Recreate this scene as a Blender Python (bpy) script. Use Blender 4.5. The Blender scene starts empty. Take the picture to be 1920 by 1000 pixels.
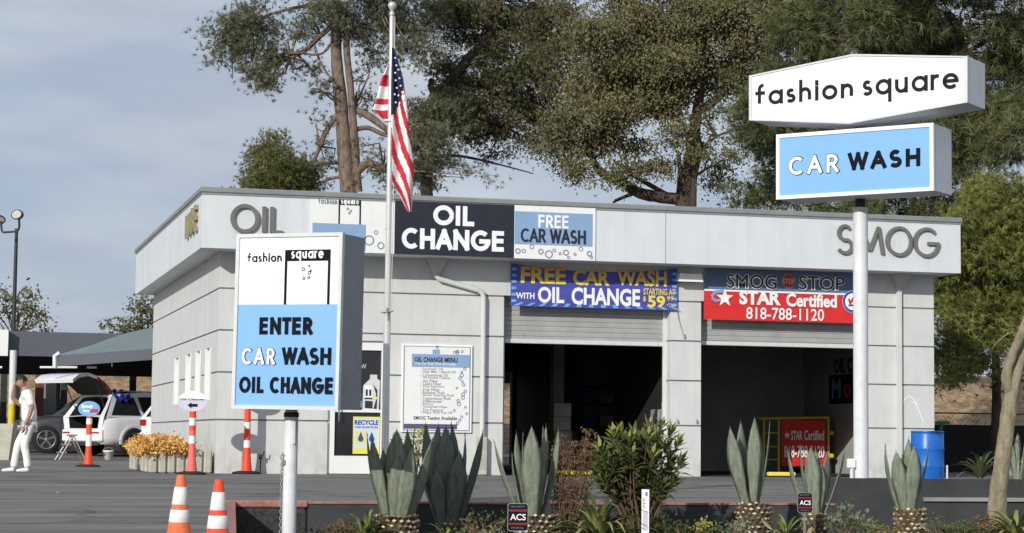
import bpy, math, random
import numpy as np
from mathutils import Vector, Matrix
R_ = math.radians
random.seed(7); RNG = np.random.default_rng(11)
SC = bpy.context.scene; COL = SC.collection

# ---------------------------------------------------------------- camera, sky, sun, exposure
F = 3985.5
CAM = Vector((-5.0056, -40.0317, .6762))
RR = Vector((.96574, -.25928, .010924)); UU = Vector((-.031662, -.075941, .99661)); FW = Vector((.257572, .962812, .081548))
cd = bpy.data.cameras.new('camera'); cam = bpy.data.objects.new('camera', cd); COL.objects.link(cam)
cam.matrix_world = Matrix(((RR.x, UU.x, -FW.x, CAM.x), (RR.y, UU.y, -FW.y, CAM.y), (RR.z, UU.z, -FW.z, CAM.z), (0, 0, 0, 1)))
cd.sensor_fit = 'HORIZONTAL'; cd.sensor_width = 36; cd.lens = F/1920*36; cd.clip_end = 3000; cd.clip_start = .2
SC.camera = cam
SUN = Vector((-.62, -.69, .385)).normalized()
w = bpy.data.worlds.new('World'); SC.world = w; w.use_nodes = True
nt = w.node_tree; N = nt.nodes; L = nt.links
bg = N['Background']; sky = N.new('ShaderNodeTexSky'); sky.sky_type = 'NISHITA'; sky.sun_disc = False
sky.sun_elevation = math.asin(SUN.z); sky.sun_rotation = math.atan2(SUN.x, SUN.y)
sky.dust_density = 1.5
tc = N.new('ShaderNodeTexCoord'); mp = N.new('ShaderNodeMapping'); mp.inputs['Scale'].default_value = (2.4, 2.4, 9.5)
mp.inputs['Location'].default_value = (.35, .1, 1.15)
n1 = N.new('ShaderNodeTexNoise'); n1.inputs['Scale'].default_value = 1.6; n1.inputs['Detail'].default_value = 7; n1.inputs['Roughness'].default_value = .52
n1.inputs['Distortion'].default_value = .35
cr = N.new('ShaderNodeValToRGB'); cr.color_ramp.elements[0].position = .34; cr.color_ramp.elements[1].position = .62
cr.color_ramp.elements[0].color = (.30, .30, .30, 1); cr.color_ramp.elements[1].color = (.97, .97, .97, 1)
n2 = N.new('ShaderNodeTexNoise'); n2.inputs['Scale'].default_value = 2.3; n2.inputs['Detail'].default_value = 5
cc = N.new('ShaderNodeValToRGB'); cc.color_ramp.elements[0].color = (4.7, 5.3, 6.35, 1); cc.color_ramp.elements[1].color = (6.9, 7.4, 7.7, 1)
cc.color_ramp.elements[0].position = .38; cc.color_ramp.elements[1].position = .64
mx = N.new('ShaderNodeMix'); mx.data_type = 'RGBA'
L.new(tc.outputs['Generated'], mp.inputs['Vector']); L.new(mp.outputs[0], n1.inputs['Vector']); L.new(mp.outputs[0], n2.inputs['Vector'])
L.new(n1.outputs[0], cr.inputs[0]); L.new(n2.outputs[0], cc.inputs[0])
L.new(cr.outputs[0], mx.inputs[0]); hs = N.new('ShaderNodeMix'); hs.data_type = 'RGBA'; hs.inputs[0].default_value = .55; hs.inputs[7].default_value = (3.4, 4.6, 7.1, 1); L.new(sky.outputs[0], hs.inputs[6]); L.new(hs.outputs[2], mx.inputs[6]); L.new(cc.outputs[0], mx.inputs[7])
L.new(mx.outputs[2], bg.inputs[0]); bg.inputs[1].default_value = .096
sl = bpy.data.lights.new('sun', 'SUN'); sl.energy = 3.6; sl.angle = R_(.5); sl.color = (1, .955, .88)
so = bpy.data.objects.new('sun', sl); COL.objects.link(so); so.rotation_euler = SUN.to_track_quat('Z', 'Y').to_euler()
SC.view_settings.view_transform = 'Standard'; SC.view_settings.look = 'None'; SC.view_settings.gamma = 1; SC.view_settings.exposure = .0

# ---------------------------------------------------------------- helpers
RH = Vector((RR.x, RR.y, 0)).normalized(); FH = Vector((FW.x, FW.y, 0)).normalized()
def ray(px, py): return FW + RR*((px-960)/F) - UU*((py-500)/F)
def at(px, py, d): return CAM + ray(px, py)*d
def onY(px, py, Y):
    r = ray(px, py); return CAM + r*((Y-CAM.y)/r.y)
def onZ(px, py, Z):
    r = ray(px, py); return CAM + r*((Z-CAM.z)/r.z)
def px2m(d): return d/F
class Fr:                                       # a plane in the world: origin, x axis, y axis, normal
    def __init__(s, o, ex, ey): s.o = Vector(o); s.ex = Vector(ex).normalized(); s.ey = Vector(ey).normalized(); s.n = s.ex.cross(s.ey)
    def pt(s, x, y, h=0): return s.o + s.ex*x + s.ey*y + s.n*h
    def hit(s, px, py, h=0):
        r = ray(px, py); o = s.o + s.n*h; t = (o-CAM).dot(s.n)/r.dot(s.n); q = CAM + r*t - o
        return q.dot(s.ex), q.dot(s.ey)

def mat(name, col, rough=.7, var=0, scale=3, metal=0, bump=0, bscale=60, stretch=(1, 1, 1), col2=None, spec=.4, trans=0, coat=0):
    m = bpy.data.materials.new(name); m.use_nodes = True; t = m.node_tree; b = t.nodes['Principled BSDF']
    b.inputs['Roughness'].default_value = rough; b.inputs['Metallic'].default_value = metal
    b.inputs['Specular IOR Level'].default_value = spec; b.inputs['Coat Weight'].default_value = coat
    b.inputs['Base Color'].default_value = (*col, 1)
    if var or col2 or bump:
        tcx = t.nodes.new('ShaderNodeTexCoord'); mpx = t.nodes.new('ShaderNodeMapping'); mpx.inputs['Scale'].default_value = stretch
        t.links.new(tcx.outputs['Object'], mpx.inputs['Vector'])
    if var or col2:
        nz = t.nodes.new('ShaderNodeTexNoise'); nz.inputs['Scale'].default_value = scale; nz.inputs['Detail'].default_value = 6; nz.inputs['Roughness'].default_value = .62
        t.links.new(mpx.outputs[0], nz.inputs['Vector'])
        rp = t.nodes.new('ShaderNodeValToRGB'); rp.color_ramp.elements[0].position = .3; rp.color_ramp.elements[1].position = .72
        c2 = col2 or tuple(min(1, c*(1+var)) for c in col); c1 = col if col2 else tuple(c*(1-var) for c in col)
        rp.color_ramp.elements[0].color = (*c1, 1); rp.color_ramp.elements[1].color = (*c2, 1)
        t.links.new(nz.outputs[0], rp.inputs[0]); t.links.new(rp.outputs[0], b.inputs['Base Color'])
    if bump:
        nb = t.nodes.new('ShaderNodeTexNoise'); nb.inputs['Scale'].default_value = bscale; nb.inputs['Detail'].default_value = 4
        t.links.new(mpx.outputs[0], nb.inputs['Vector'])
        bp = t.nodes.new('ShaderNodeBump'); bp.inputs['Strength'].default_value = bump; bp.inputs['Distance'].default_value = .02
        t.links.new(nb.outputs[0], bp.inputs['Height']); t.links.new(bp.outputs[0], b.inputs['Normal'])
    if trans:
        tr = t.nodes.new('ShaderNodeBsdfTranslucent'); ms = t.nodes.new('ShaderNodeMixShader'); ms.inputs[0].default_value = trans
        tr.inputs[0].default_value = (*[min(1, c*1.2) for c in col], 1)
        if var or col2: t.links.new(rp.outputs[0], tr.inputs[0])
        t.links.new(b.outputs[0], ms.inputs[1]); t.links.new(tr.outputs[0], ms.inputs[2])
        t.links.new(ms.outputs[0], t.nodes['Material Output'].inputs['Surface'])
    return m
def grime(m, streak=.25, blotch=.2, foot=0, tint=(.55, .52, .46), sscale=9):
    t = m.node_tree; b = t.nodes['Principled BSDF']; inp = b.inputs['Base Color']; N_ = t.nodes.new; K = t.links.new
    tcx = N_('ShaderNodeTexCoord'); mx = N_('ShaderNodeMix'); mx.data_type = 'RGBA'; mx.blend_type = 'MULTIPLY'; mx.inputs[7].default_value = (*tint, 1)
    if inp.links: K(inp.links[0].from_socket, mx.inputs[6])
    else: mx.inputs[6].default_value = inp.default_value
    def noise(scale, st, lo, hi, det=5):
        mp_ = N_('ShaderNodeMapping'); mp_.inputs['Scale'].default_value = st; K(tcx.outputs['Object'], mp_.inputs[0]); n_ = N_('ShaderNodeTexNoise'); n_.inputs['Scale'].default_value = scale; n_.inputs['Detail'].default_value = det; K(mp_.outputs[0], n_.inputs[0])
        r = N_('ShaderNodeMapRange'); r.inputs[1].default_value = lo; r.inputs[2].default_value = hi; K(n_.outputs[0], r.inputs[0]); return r.outputs[0]
    def op(o, a, c):
        q = N_('ShaderNodeMath'); q.operation = o; q.use_clamp = True
        for i, v in enumerate((a, c)):
            if isinstance(v, (int, float)): q.inputs[i].default_value = v
            else: K(v, q.inputs[i])
        return q.outputs[0]
    f = op('ADD', op('MULTIPLY', noise(sscale, (1, 1, .07), .52, .78), streak), op('MULTIPLY', noise(2.3, (1, 1, 1), .5, .8, 8), blotch))
    if foot:
        sp = N_('ShaderNodeSeparateXYZ'); K(tcx.outputs['Object'], sp.inputs[0]); r = N_('ShaderNodeMapRange'); r.inputs[1].default_value = .9; r.inputs[2].default_value = .0; K(sp.outputs[2], r.inputs[0])
        f = op('ADD', f, op('MULTIPLY', op('MULTIPLY', r.outputs[0], noise(6, (1, 1, .5), .42, .7)), foot))
    K(f, mx.inputs[0]); K(mx.outputs[2], inp); return m
def glass_mat(name, col=(.02, .022, .025), rough=.06):
    m = mat(name, col, rough, spec=.5); return m

def wpos(o):
    p = Vector(o.location)
    while o.parent: o = o.parent; p += Vector(o.location)
    return p
def tag(o, label=None, cat=None, group=None, kind=None):
    if label: o['label'] = label
    if cat: o['category'] = cat
    if group: o['group'] = group
    if kind: o['kind'] = kind
    return o
def thing(name, label, cat, loc=(0, 0, 0), group=None, rz=0):
    o = bpy.data.objects.new(name, None); COL.objects.link(o); o.location = loc; o.rotation_euler = (0, 0, rz); o.empty_display_size = .2
    return tag(o, label, cat, group)
def copy_tree(o, parent=None):
    c = o.copy(); COL.objects.link(c); c.parent = parent
    for ch in list(o.children): copy_tree(ch, c)
    return c
class MB:
    def __init__(s): s.v = []; s.f = []; s.m = []; s.sm = []; s.cuts = []
    def cut(s): s.cuts.append((len(s.v), len(s.f)))
    def add(s, vs, fs, mi=0, smooth=False):
        b = len(s.v); s.v += [tuple(v) for v in vs]
        for f in fs: s.f.append(tuple(b+i for i in f)); s.m.append(mi); s.sm.append(smooth)
    def box(s, lo, hi, mi=0, M=None):
        x0, y0, z0 = lo; x1, y1, z1 = hi
        vs = [Vector(p) for p in ((x0, y0, z0), (x1, y0, z0), (x1, y1, z0), (x0, y1, z0), (x0, y0, z1), (x1, y0, z1), (x1, y1, z1), (x0, y1, z1))]
        if M: vs = [M @ v for v in vs]
        s.add(vs, [(0, 3, 2, 1), (4, 5, 6, 7), (0, 1, 5, 4), (1, 2, 6, 5), (2, 3, 7, 6), (3, 0, 4, 7)], mi)
    def bbox(s, lo, hi, bv=.02, mi=0, M=None):          # box with chamfered edges all round
        x0, y0, z0 = lo; x1, y1, z1 = hi; vs = []
        for z, k in ((z0, bv), (z0+bv, 0), (z1-bv, 0), (z1, bv)):
            a0, a1, b0, b1 = x0+k, x1-k, y0+k, y1-k
            vs += [(a0+bv, b0, z), (a1-bv, b0, z), (a1, b0+bv, z), (a1, b1-bv, z), (a1-bv, b1, z), (a0+bv, b1, z), (a0, b1-bv, z), (a0, b0+bv, z)]
        vs = [Vector(v) for v in vs]
        if M: vs = [M @ v for v in vs]
        fs = [tuple(range(7, -1, -1)), tuple(range(24, 32))]
        for k in range(3):
            for i in range(8): j = (i+1) % 8; fs.append((k*8+i, k*8+j, k*8+8+j, k*8+8+i))
        s.add(vs, fs, mi)
    def prism(s, pts, fr, h0, h1, mi=0):                # polygon in a frame, extruded along its normal
        n = len(pts); vs = [fr.pt(x, y, h0) for x, y in pts] + [fr.pt(x, y, h1) for x, y in pts]
        s.add(vs, [tuple(range(n-1, -1, -1)), tuple(range(n, 2*n))] + [(i, (i+1) % n, n+(i+1) % n, n+i) for i in range(n)], mi)
    def sheet(s, pts, fr, h, mi=0): s.add([fr.pt(x, y, h) for x, y in pts], [tuple(range(len(pts)))], mi)
    def rect(s, fr, x0, y0, x1, y1, h, mi=0): s.sheet([(x0, y0), (x1, y0), (x1, y1), (x0, y1)], fr, h, mi)
    def tube(s, path, rad, n=10, mi=0, caps=True, smooth=True):
        path = [Vector(p) for p in path]; k = len(path); rad = rad if isinstance(rad, (list, tuple)) else [rad]*k
        vs = []; up = None
        for i, p in enumerate(path):
            t = (path[min(i+1, k-1)]-path[max(i-1, 0)]).normalized()
            if up is None:
                up = Vector((0, 0, 1)) if abs(t.z) < .9 else Vector((1, 0, 0))
            a = t.cross(up)
            if a.length < 1e-4: a = t.cross(Vector((0, 1, .1)))
            a.normalize(); b = a.cross(t); up = b
            for j in range(n):
                q = 2*math.pi*j/n; vs.append(p + (a*math.cos(q)+b*math.sin(q))*rad[i])
        fs = [(i*n+j, i*n+(j+1) % n, (i+1)*n+(j+1) % n, (i+1)*n+j) for i in range(k-1) for j in range(n)]
        s.add(vs, fs, mi, smooth)
        if caps:
            s.add(vs[:n], [tuple(range(n-1, -1, -1))], mi); s.add(vs[-n:], [tuple(range(n))], mi)
    def lathe(s, c, prof, n=20, mi=0, smooth=True, axis=None):      # prof: (r, z) from c, about z
        c = Vector(c); vs = []
        for r, z in prof:
            for j in range(n):
                q = 2*math.pi*j/n; v = Vector((r*math.cos(q), r*math.sin(q), z)); vs.append(c + (axis @ v if axis else v))
        k = len(prof)
        s.add(vs, [(i*n+j, i*n+(j+1) % n, (i+1)*n+(j+1) % n, (i+1)*n+j) for i in range(k-1) for j in range(n)], mi, smooth)
        s.add(vs[:n], [tuple(range(n-1, -1, -1))], mi); s.add(vs[-n:], [tuple(range(n))], mi)
    def ribbon(s, pts, wd, fr, h, mi=0, depth=0, closed=False):
        P = [Vector((p[0], p[1])) for p in pts]; k = len(P); lf = []; rt = []
        for i in range(k):
            if closed: a, b = P[i-1], P[(i+1) % k]
            else: a, b = P[max(i-1, 0)], P[min(i+1, k-1)]
            d1 = (P[i]-a) if (P[i]-a).length > 1e-9 else (b-P[i]); d2 = (b-P[i]) if (b-P[i]).length > 1e-9 else d1
            d1 = d1.normalized(); d2 = d2.normalized(); n1 = Vector((-d1.y, d1.x)); n2 = Vector((-d2.y, d2.x)); m = n1+n2
            if m.length < 1e-6: m = n1
            m.normalize(); q = min(2.2, 1/max(.2, m.dot(n1))); lf.append(P[i]+m*wd/2*q); rt.append(P[i]-m*wd/2*q)
        n = k if closed else k-1
        for i in range(n):
            j = (i+1) % k; quad = [rt[i], rt[j], lf[j], lf[i]]
            if depth: pass
            else: s.add([fr.pt(*q, h) for q in quad], [(0, 1, 2, 3)], mi)
        if depth:
            vs = [fr.pt(*q, h) for q in rt+lf] + [fr.pt(*q, h+depth) for q in rt+lf]; fs = []
            for i in range(n):
                j = (i+1) % k
                fs += [(2*k+i, 2*k+j, 3*k+j, 3*k+i), (i, j, 2*k+j, 2*k+i), (k+j, k+i, 3*k+i, 3*k+j), (j, i, k+i, k+j)]
            if not closed: fs += [(0, 2*k, 3*k, k), (k-1, 2*k-1, 4*k-1, 3*k-1)]
            s.add(vs, fs, mi)
    def ring(s, fr, x, y, r, wd, h, mi=0, n=20): s.ribbon([(x+r*math.cos(2*math.pi*i/n), y+r*math.sin(2*math.pi*i/n)) for i in range(n)], wd, fr, h, mi, closed=True)
    def disc(s, fr, x, y, rx, ry, h, mi=0, n=28): s.sheet([(x+rx*math.cos(2*math.pi*i/n), y+ry*math.sin(2*math.pi*i/n)) for i in range(n)], fr, h, mi)
    def parts(s):                                        # loose pieces of a mesh, as new builders
        par = list(range(len(s.v))); key = {}
        def find(i):
            while par[i] != i: par[i] = par[par[i]]; i = par[i]
            return i
        for i, v in enumerate(s.v):
            k = tuple(round(c, 4) for c in v)
            if k in key: par[find(i)] = find(key[k])
            else: key[k] = i
        for f in s.f:
            for i in f[1:]: par[find(i)] = find(f[0])
        out = {}
        for f, m, q in zip(s.f, s.m, s.sm):
            mb, ix = out.setdefault(find(f[0]), (MB(), {}))
            for i in f:
                if i not in ix: ix[i] = len(mb.v); mb.v.append(s.v[i])
            mb.f.append(tuple(ix[i] for i in f)); mb.m.append(m); mb.sm.append(q)
        return [o[0] for o in out.values()]
    def build(s, name, mats, parent=None, local=False, split=False):
        if split: return [p.build(name, mats, parent, local) for p in s.parts()]
        if len(s.cuts) > 1 and ('letter' in name or 'text' in name):
            c = [(0, 0)]+s.cuts[1:]+[(len(s.v), len(s.f))]; c[0] = (0, 0); res = None
            for (v0, f0), (v1, f1) in zip(c, c[1:]):
                q = MB(); q.v = s.v[v0:v1]; q.f = [tuple(i-v0 for i in f) for f in s.f[f0:f1]]; q.m = s.m[f0:f1]; q.sm = s.sm[f0:f1]
                if q.f: res = q.build(name, mats, parent, local)
            return res
        if not isinstance(mats, (list, tuple)): mats = [mats]
        me = bpy.data.meshes.new(name); o = bpy.data.objects.new(name, me); COL.objects.link(o)
        vs = s.v
        if parent:
            o.parent = parent
            if not local: q = wpos(parent); vs = [(v[0]-q.x, v[1]-q.y, v[2]-q.z) for v in vs]
        elif not local and vs:                           # origin at the thing's base
            a = np.array(vs); c = (a.min(0)+a.max(0))/2; c[2] = a[:, 2].min(); o.location = c; vs = [tuple(r) for r in a-c]
        me.from_pydata(vs, [], s.f)
        for m in mats: me.materials.append(m)
        me.polygons.foreach_set('material_index', s.m); me.polygons.foreach_set('use_smooth', s.sm); me.update()
        return o
def skin(name, nodes, edges, m, parent=None, sub=2, root=0, local=True):
    me = bpy.data.meshes.new(name); o = bpy.data.objects.new(name, me); COL.objects.link(o)
    me.from_pydata([n[0] for n in nodes], edges, [])
    sk = o.modifiers.new('s', 'SKIN'); ss = o.modifiers.new('u', 'SUBSURF'); ss.levels = ss.render_levels = sub
    for i, n in enumerate(nodes):
        r = n[1] if isinstance(n[1], tuple) else (n[1], n[1]); v = me.skin_vertices[0].data[i]; v.radius = r; v.use_root = (i == root)
    bpy.context.view_layer.update()
    nm = bpy.data.meshes.new_from_object(o.evaluated_get(bpy.context.evaluated_depsgraph_get()))
    o.modifiers.clear(); o.data = nm; bpy.data.meshes.remove(me); nm.name = name; nm.materials.clear(); nm.materials.append(m)
    for p in nm.polygons: p.use_smooth = True
    if parent: o.parent = parent
    return o

# lettering: a round geometric stroke alphabet, and Blender's own font for the rest
def arc(cx, cy, rx, ry, a0, a1, n=16): return [(cx+rx*math.cos(R_(a0+(a1-a0)*i/n)), cy+ry*math.sin(R_(a0+(a1-a0)*i/n))) for i in range(n+1)]
XH = .62
_S = arc(.29, .74, .25, .26, 35, 270, 12) + arc(.29, .25, .29, .25, 90, -150, 12)[1:]
_s = arc(.17, .46, .14, .155, 35, 270, 10) + arc(.17, .155, .17, .155, 90, -150, 10)[1:]
GL = {
 'C': (.78, [arc(.46, .5, .46, .5, 47, 313, 26)]), 'A': (.8, [[(0, 0), (.4, 1)], [(.4, 1), (.8, 0)], [(.14, .33), (.66, .33)]]),
 'R': (.58, [[(0, 0), (0, 1)], [(0, 1), (.28, 1)]+arc(.28, .74, .26, .26, 90, -90, 12)+[(0, .48)], [(.26, .48), (.6, 0)]]),
 'W': (1.12, [[(0, 1), (.28, 0)], [(.28, 0), (.56, 1)], [(.56, 1), (.84, 0)], [(.84, 0), (1.12, 1)]]), 'S': (.58, [_S]),
 'H': (.68, [[(0, 0), (0, 1)], [(.68, 0), (.68, 1)], [(0, .53), (.68, .53)]]),
 'E': (.5, [[(0, 0), (0, 1)], [(0, 1), (.5, 1)], [(0, .52), (.47, .52)], [(0, 0), (.5, 0)]]),
 'F': (.5, [[(0, 0), (0, 1)], [(0, 1), (.5, 1)], [(0, .5), (.45, .5)]]),
 'N': (.74, [[(0, 0), (0, 1)], [(0, 1), (.74, 0)], [(.74, 0), (.74, 1)]]), 'T': (.56, [[(0, 1), (.56, 1)], [(.28, 0), (.28, 1)]]),
 'O': (1.0, [arc(.5, .5, .5, .5, 0, 360, 36)]), 'I': (.02, [[(0, 0), (0, 1)]]), 'L': (.42, [[(0, 1), (0, 0)], [(0, 0), (.44, 0)]]),
 'G': (1.0, [arc(.5, .5, .5, .5, 45, 360, 28), [(.55, .46), (1.0, .46)]]),
 'U': (.62, [[(0, 1), (0, .31)]+arc(.31, .31, .31, .31, 180, 360, 14)+[(.62, 1)]]),
 'B': (.55, [[(0, 0), (0, 1)], [(0, 1), (.25, 1)]+arc(.25, .76, .24, .24, 90, -90, 10)+[(0, .52)], [(.26, .52)]+arc(.28, .26, .27, .26, 90, -90, 10)+[(0, 0)]]),
 'M': (1.1, [[(0, 0), (.17, 1)], [(.17, 1), (.55, .12)], [(.55, .12), (.93, 1)], [(.93, 1), (1.1, 0)]]),
 'a': (.6, [arc(.3, .3, .3, .31, 0, 360, 24), [(.61, 0), (.61, XH)]]), 's': (.34, [_s]),
 'h': (.46, [[(0, 0), (0, 1.05)], [(0, .36)]+arc(.23, .36, .23, .25, 180, 0, 12)+[(.46, 0)]]),
 'n': (.46, [[(0, 0), (0, XH)], [(0, .36)]+arc(.23, .36, .23, .25, 180, 0, 12)+[(.46, 0)]]),
 'u': (.46, [[(0, XH), (0, .25)]+arc(.23, .25, .23, .25, 180, 360, 12)+[(.46, XH)], [(.46, 0), (.46, XH)]]),
 'r': (.28, [[(0, 0), (0, XH)], [(0, .38)]+arc(.22, .38, .22, .23, 180, 65, 8)]),
 'f': (.38, [[(.14, 0), (.14, .82)]+arc(.33, .82, .19, .2, 180, 80, 8), [(0, XH-.03), (.36, XH-.03)]]),
 'i': (.02, [[(0, 0), (0, XH)], [(0, .84), (0, .95)]]), 'o': (.62, [arc(.31, .31, .31, .31, 0, 360, 26)]),
 'q': (.6, [arc(.3, .3, .3, .31, 0, 360, 24), [(.61, -.4), (.61, XH)]]),
 'e': (.6, [[(0, .31), (.6, .31)]+arc(.3, .3, .3, .31, 3, 318, 22)]), ' ': (.25, []),
}
def strokes(mb, fr, txt, bl, tr, sw, mi=0, h=.004, depth=0, track=1.55):
    mb.cut(); (a0, b0), (a1, b1) = bl, tr; i = sw/2; ws = sum(GL[c][0] for c in txt if c != ' ')
    soft = {'A': .35, 'W': .25, 'O': .2, 'C': .2, 'G': .2, 'S': .15, 'o': .2, 'q': .1, 'e': .2, 'a': .1, 's': .15, 'f': .2, 'r': .25, 'T': .35, 'L': .1}
    gaps = [0 if ' ' in txt[k:k+2] else sw*(track-soft.get(txt[k], 0)-soft.get(txt[k+1], 0)) for k in range(len(txt)-1)]
    spc = txt.count(' ')*sw*(track+1.3); sx = (a1-a0-sw-sum(gaps)-spc)/ws
    Y = [p[1] for c in txt for q in GL[c][1] for p in q]; lo, hi = min(Y), max(Y); sy = (b1-b0-sw)/(hi-lo); x = a0+i; out = []
    for k, ch in enumerate(txt):
        if ch == ' ': x += sw*(track+1.3); continue
        wd, st = GL[ch]; out += [[(x+px*sx, b0+i+(py-lo)*sy) for px, py in q] for q in st]; x += wd*sx+(gaps[k] if k < len(gaps) else 0)
    for k, pts in enumerate(out):
        if len(pts) == 2 and depth == 0:                 # square ends reach the full letter height
            d = (Vector(pts[1])-Vector(pts[0])).normalized()*sw*.48; pts = [tuple(Vector(pts[0])-d), tuple(Vector(pts[1])+d)]
        mb.ribbon(pts, sw, fr, h+.0006*k, mi, depth+.0006*(k % 3) if depth else 0)
_tc = {}
def text(mb, fr, txt, bl, tr, mi=0, h=.004, bold=0, shear=0):
    key = (txt, bold, shear)
    if key not in _tc:
        c = bpy.data.curves.new('t', 'FONT'); c.body = txt; c.size = 1; c.offset = bold; c.shear = shear; c.resolution_u = 3
        o = bpy.data.objects.new('t', c); COL.objects.link(o); bpy.context.view_layer.update()
        me = bpy.data.meshes.new_from_object(o.evaluated_get(bpy.context.evaluated_depsgraph_get()))
        _tc[key] = ([tuple(v.co)[:2] for v in me.vertices], [tuple(p.vertices) for p in me.polygons])
        bpy.data.objects.remove(o); bpy.data.meshes.remove(me); bpy.data.curves.remove(c)
    mb.cut(); vs, fs = _tc[key]; X = [v[0] for v in vs]; Y = [v[1] for v in vs]; (a0, b0), (a1, b1) = bl, tr
    sx = (a1-a0)/(max(X)-min(X)); sy = (b1-b0)/(max(Y)-min(Y))
    mb.add([fr.pt(a0+(x-min(X))*sx, b0+(y-min(Y))*sy, h) for x, y in vs], fs, mi)

# ---------------------------------------------------------------- materials
M = {}
M['asphalt'] = mat('asphalt', (.112, .108, .10), .9, scale=1.0, bump=.3, bscale=45, stretch=(.22, 1.25, 1), col2=(.21, .20, .185))
def asphalt_detail(m):
    t = m.node_tree; b = t.nodes['Principled BSDF']; src = b.inputs['Base Color'].links[0].from_socket; N_ = t.nodes.new; K = t.links.new; tcx = N_('ShaderNodeTexCoord')
    nz = N_('ShaderNodeTexNoise'); nz.inputs['Scale'].default_value = 1.2; nz.inputs['Detail'].default_value = 5; K(tcx.outputs['Object'], nz.inputs[0]); ad = N_('ShaderNodeVectorMath'); ad.operation = 'ADD'; sc = N_('ShaderNodeVectorMath'); sc.operation = 'SCALE'; sc.inputs['Scale'].default_value = .9; K(nz.outputs['Color'], sc.inputs[0]); K(tcx.outputs['Object'], ad.inputs[0]); K(sc.outputs[0], ad.inputs[1])
    v = N_('ShaderNodeTexVoronoi'); v.feature = 'DISTANCE_TO_EDGE'; v.inputs['Scale'].default_value = .28; K(ad.outputs[0], v.inputs[0])
    r = N_('ShaderNodeMapRange'); r.inputs[1].default_value = .004; r.inputs[2].default_value = .012; r.inputs[3].default_value = .68; r.inputs[4].default_value = 1; K(v.outputs['Distance'], r.inputs[0])
    v2 = N_('ShaderNodeTexVoronoi'); v2.inputs['Scale'].default_value = .55; K(ad.outputs[0], v2.inputs[0]); r2 = N_('ShaderNodeMapRange'); r2.inputs[1].default_value = .10; r2.inputs[2].default_value = .34; r2.inputs[3].default_value = .55; r2.inputs[4].default_value = 1; K(v2.outputs['Distance'], r2.inputs[0])
    mp_ = N_('ShaderNodeMapping'); mp_.inputs['Scale'].default_value = (.10, 2.6, 1); mp_.inputs['Rotation'].default_value = (0, 0, .10); K(tcx.outputs['Object'], mp_.inputs[0]); n3 = N_('ShaderNodeTexNoise'); n3.inputs['Scale'].default_value = 1.6; n3.inputs['Detail'].default_value = 3; K(mp_.outputs[0], n3.inputs[0]); r3 = N_('ShaderNodeMapRange'); r3.inputs[1].default_value = .36; r3.inputs[2].default_value = .64; r3.inputs[3].default_value = .80; r3.inputs[4].default_value = 1.22; K(n3.outputs[0], r3.inputs[0])
    cur = src
    for q in (r, r2, r3):
        m_ = N_('ShaderNodeVectorMath'); m_.operation = 'SCALE'; K(cur, m_.inputs[0]); K(q.outputs[0], m_.inputs['Scale']); cur = m_.outputs[0]
    K(cur, b.inputs['Base Color'])
asphalt_detail(M['asphalt'])
M['concrete'] = mat('concrete', (.3, .29, .27), .85, .25, 1.2, bump=.2)
M['road'] = mat('road', (.055, .055, .055), .9, .25, 1.5, bump=.2)
M['soil'] = mat('soil', (.075, .055, .04), .95, .5, 5, bump=.6, bscale=20)
M['dirt'] = mat('dirt', (.13, .08, .045), .95, scale=4.5, bump=1, bscale=9, col2=(.44, .31, .18))
M['wall'] = mat('painted_stucco', (.56, .575, .57), .85, scale=1.9, bump=.15, bscale=70, stretch=(1.3, 1.3, .5), col2=(.66, .675, .665))
grime(M['wall'], .16, .12, .5)
M['groove'] = mat('groove', (.2, .205, .205), .9, .2)
M['fascia'] = mat('fascia_paint', (.59, .63, .665), .8, scale=1.1, bump=.08, bscale=60, stretch=(1.2, 1.2, .35), col2=(.68, .715, .74))
M['trim'] = mat('trim_grey', (.23, .25, .25), .6, .12, 3)
M['soffit'] = mat('soffit', (.5, .51, .5), .8, .05)
grime(M['fascia'], .22, .14, 0, (.6, .6, .58), 7); grime(M['soffit'], .15, .2)
M['letter'] = mat('bronze_letters', (.165, .16, .14), .5, .15, 6)
M['brass'] = mat('brass_letters', (.34, .30, .16), .45, .15, 6, metal=.3)
M['white'] = mat('white_panel', (.80, .81, .80), .5, .03, 3)
M['signface'] = mat('sign_face', (.86, .875, .88), .3, .015, 2)
M['blue'] = mat('sign_blue', (.225, .46, .80), .32, .02, 2)
grime(M['white'], .10, .10); grime(M['signface'], .07, .05, 0, (.7, .68, .62)); grime(M['blue'], .10, .08, 0, (.72, .76, .8))
M['pblue'] = mat('panel_blue', (.24, .37, .57), .5, .05, 2)
M['black'] = mat('sign_black', (.010, .012, .018), .85, spec=.08)
M['navy'] = mat('sign_navy', (.026, .03, .043), .7, .1, spec=.2)
M['sframe'] = mat('sign_frame', (.62, .65, .66), .45, .06, 8)
M['sside'] = mat('sign_side_grey', (.26, .27, .295), .5, .1, 4)
M['sside2'] = mat('sign_side_white', (.62, .65, .70), .5, .06, 4)
M['pole'] = mat('white_pole', (.68, .7, .72), .5, .08, 5, bump=.1, bscale=25)
grime(M['pole'], .22, .18, 0, (.5, .45, .38), 20); grime(M['sframe'], .2, .15); grime(M['sside2'], .2, .12)
M['metalw'] = mat('flagpole_metal', (.62, .61, .58), .35, .08, 4, metal=.35)
M['galv'] = mat('galvanised', (.33, .34, .34), .45, .15, 6, metal=.5)
M['dark'] = mat('dark_metal', (.03, .032, .035), .55, .2)
M['rolld'] = mat('roller_slat', (.36, .37, .36), .6, .12, 3)
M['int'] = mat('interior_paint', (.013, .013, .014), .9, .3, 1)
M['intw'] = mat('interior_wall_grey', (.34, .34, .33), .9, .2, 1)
M['glass'] = glass_mat('dark_glass')
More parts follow.
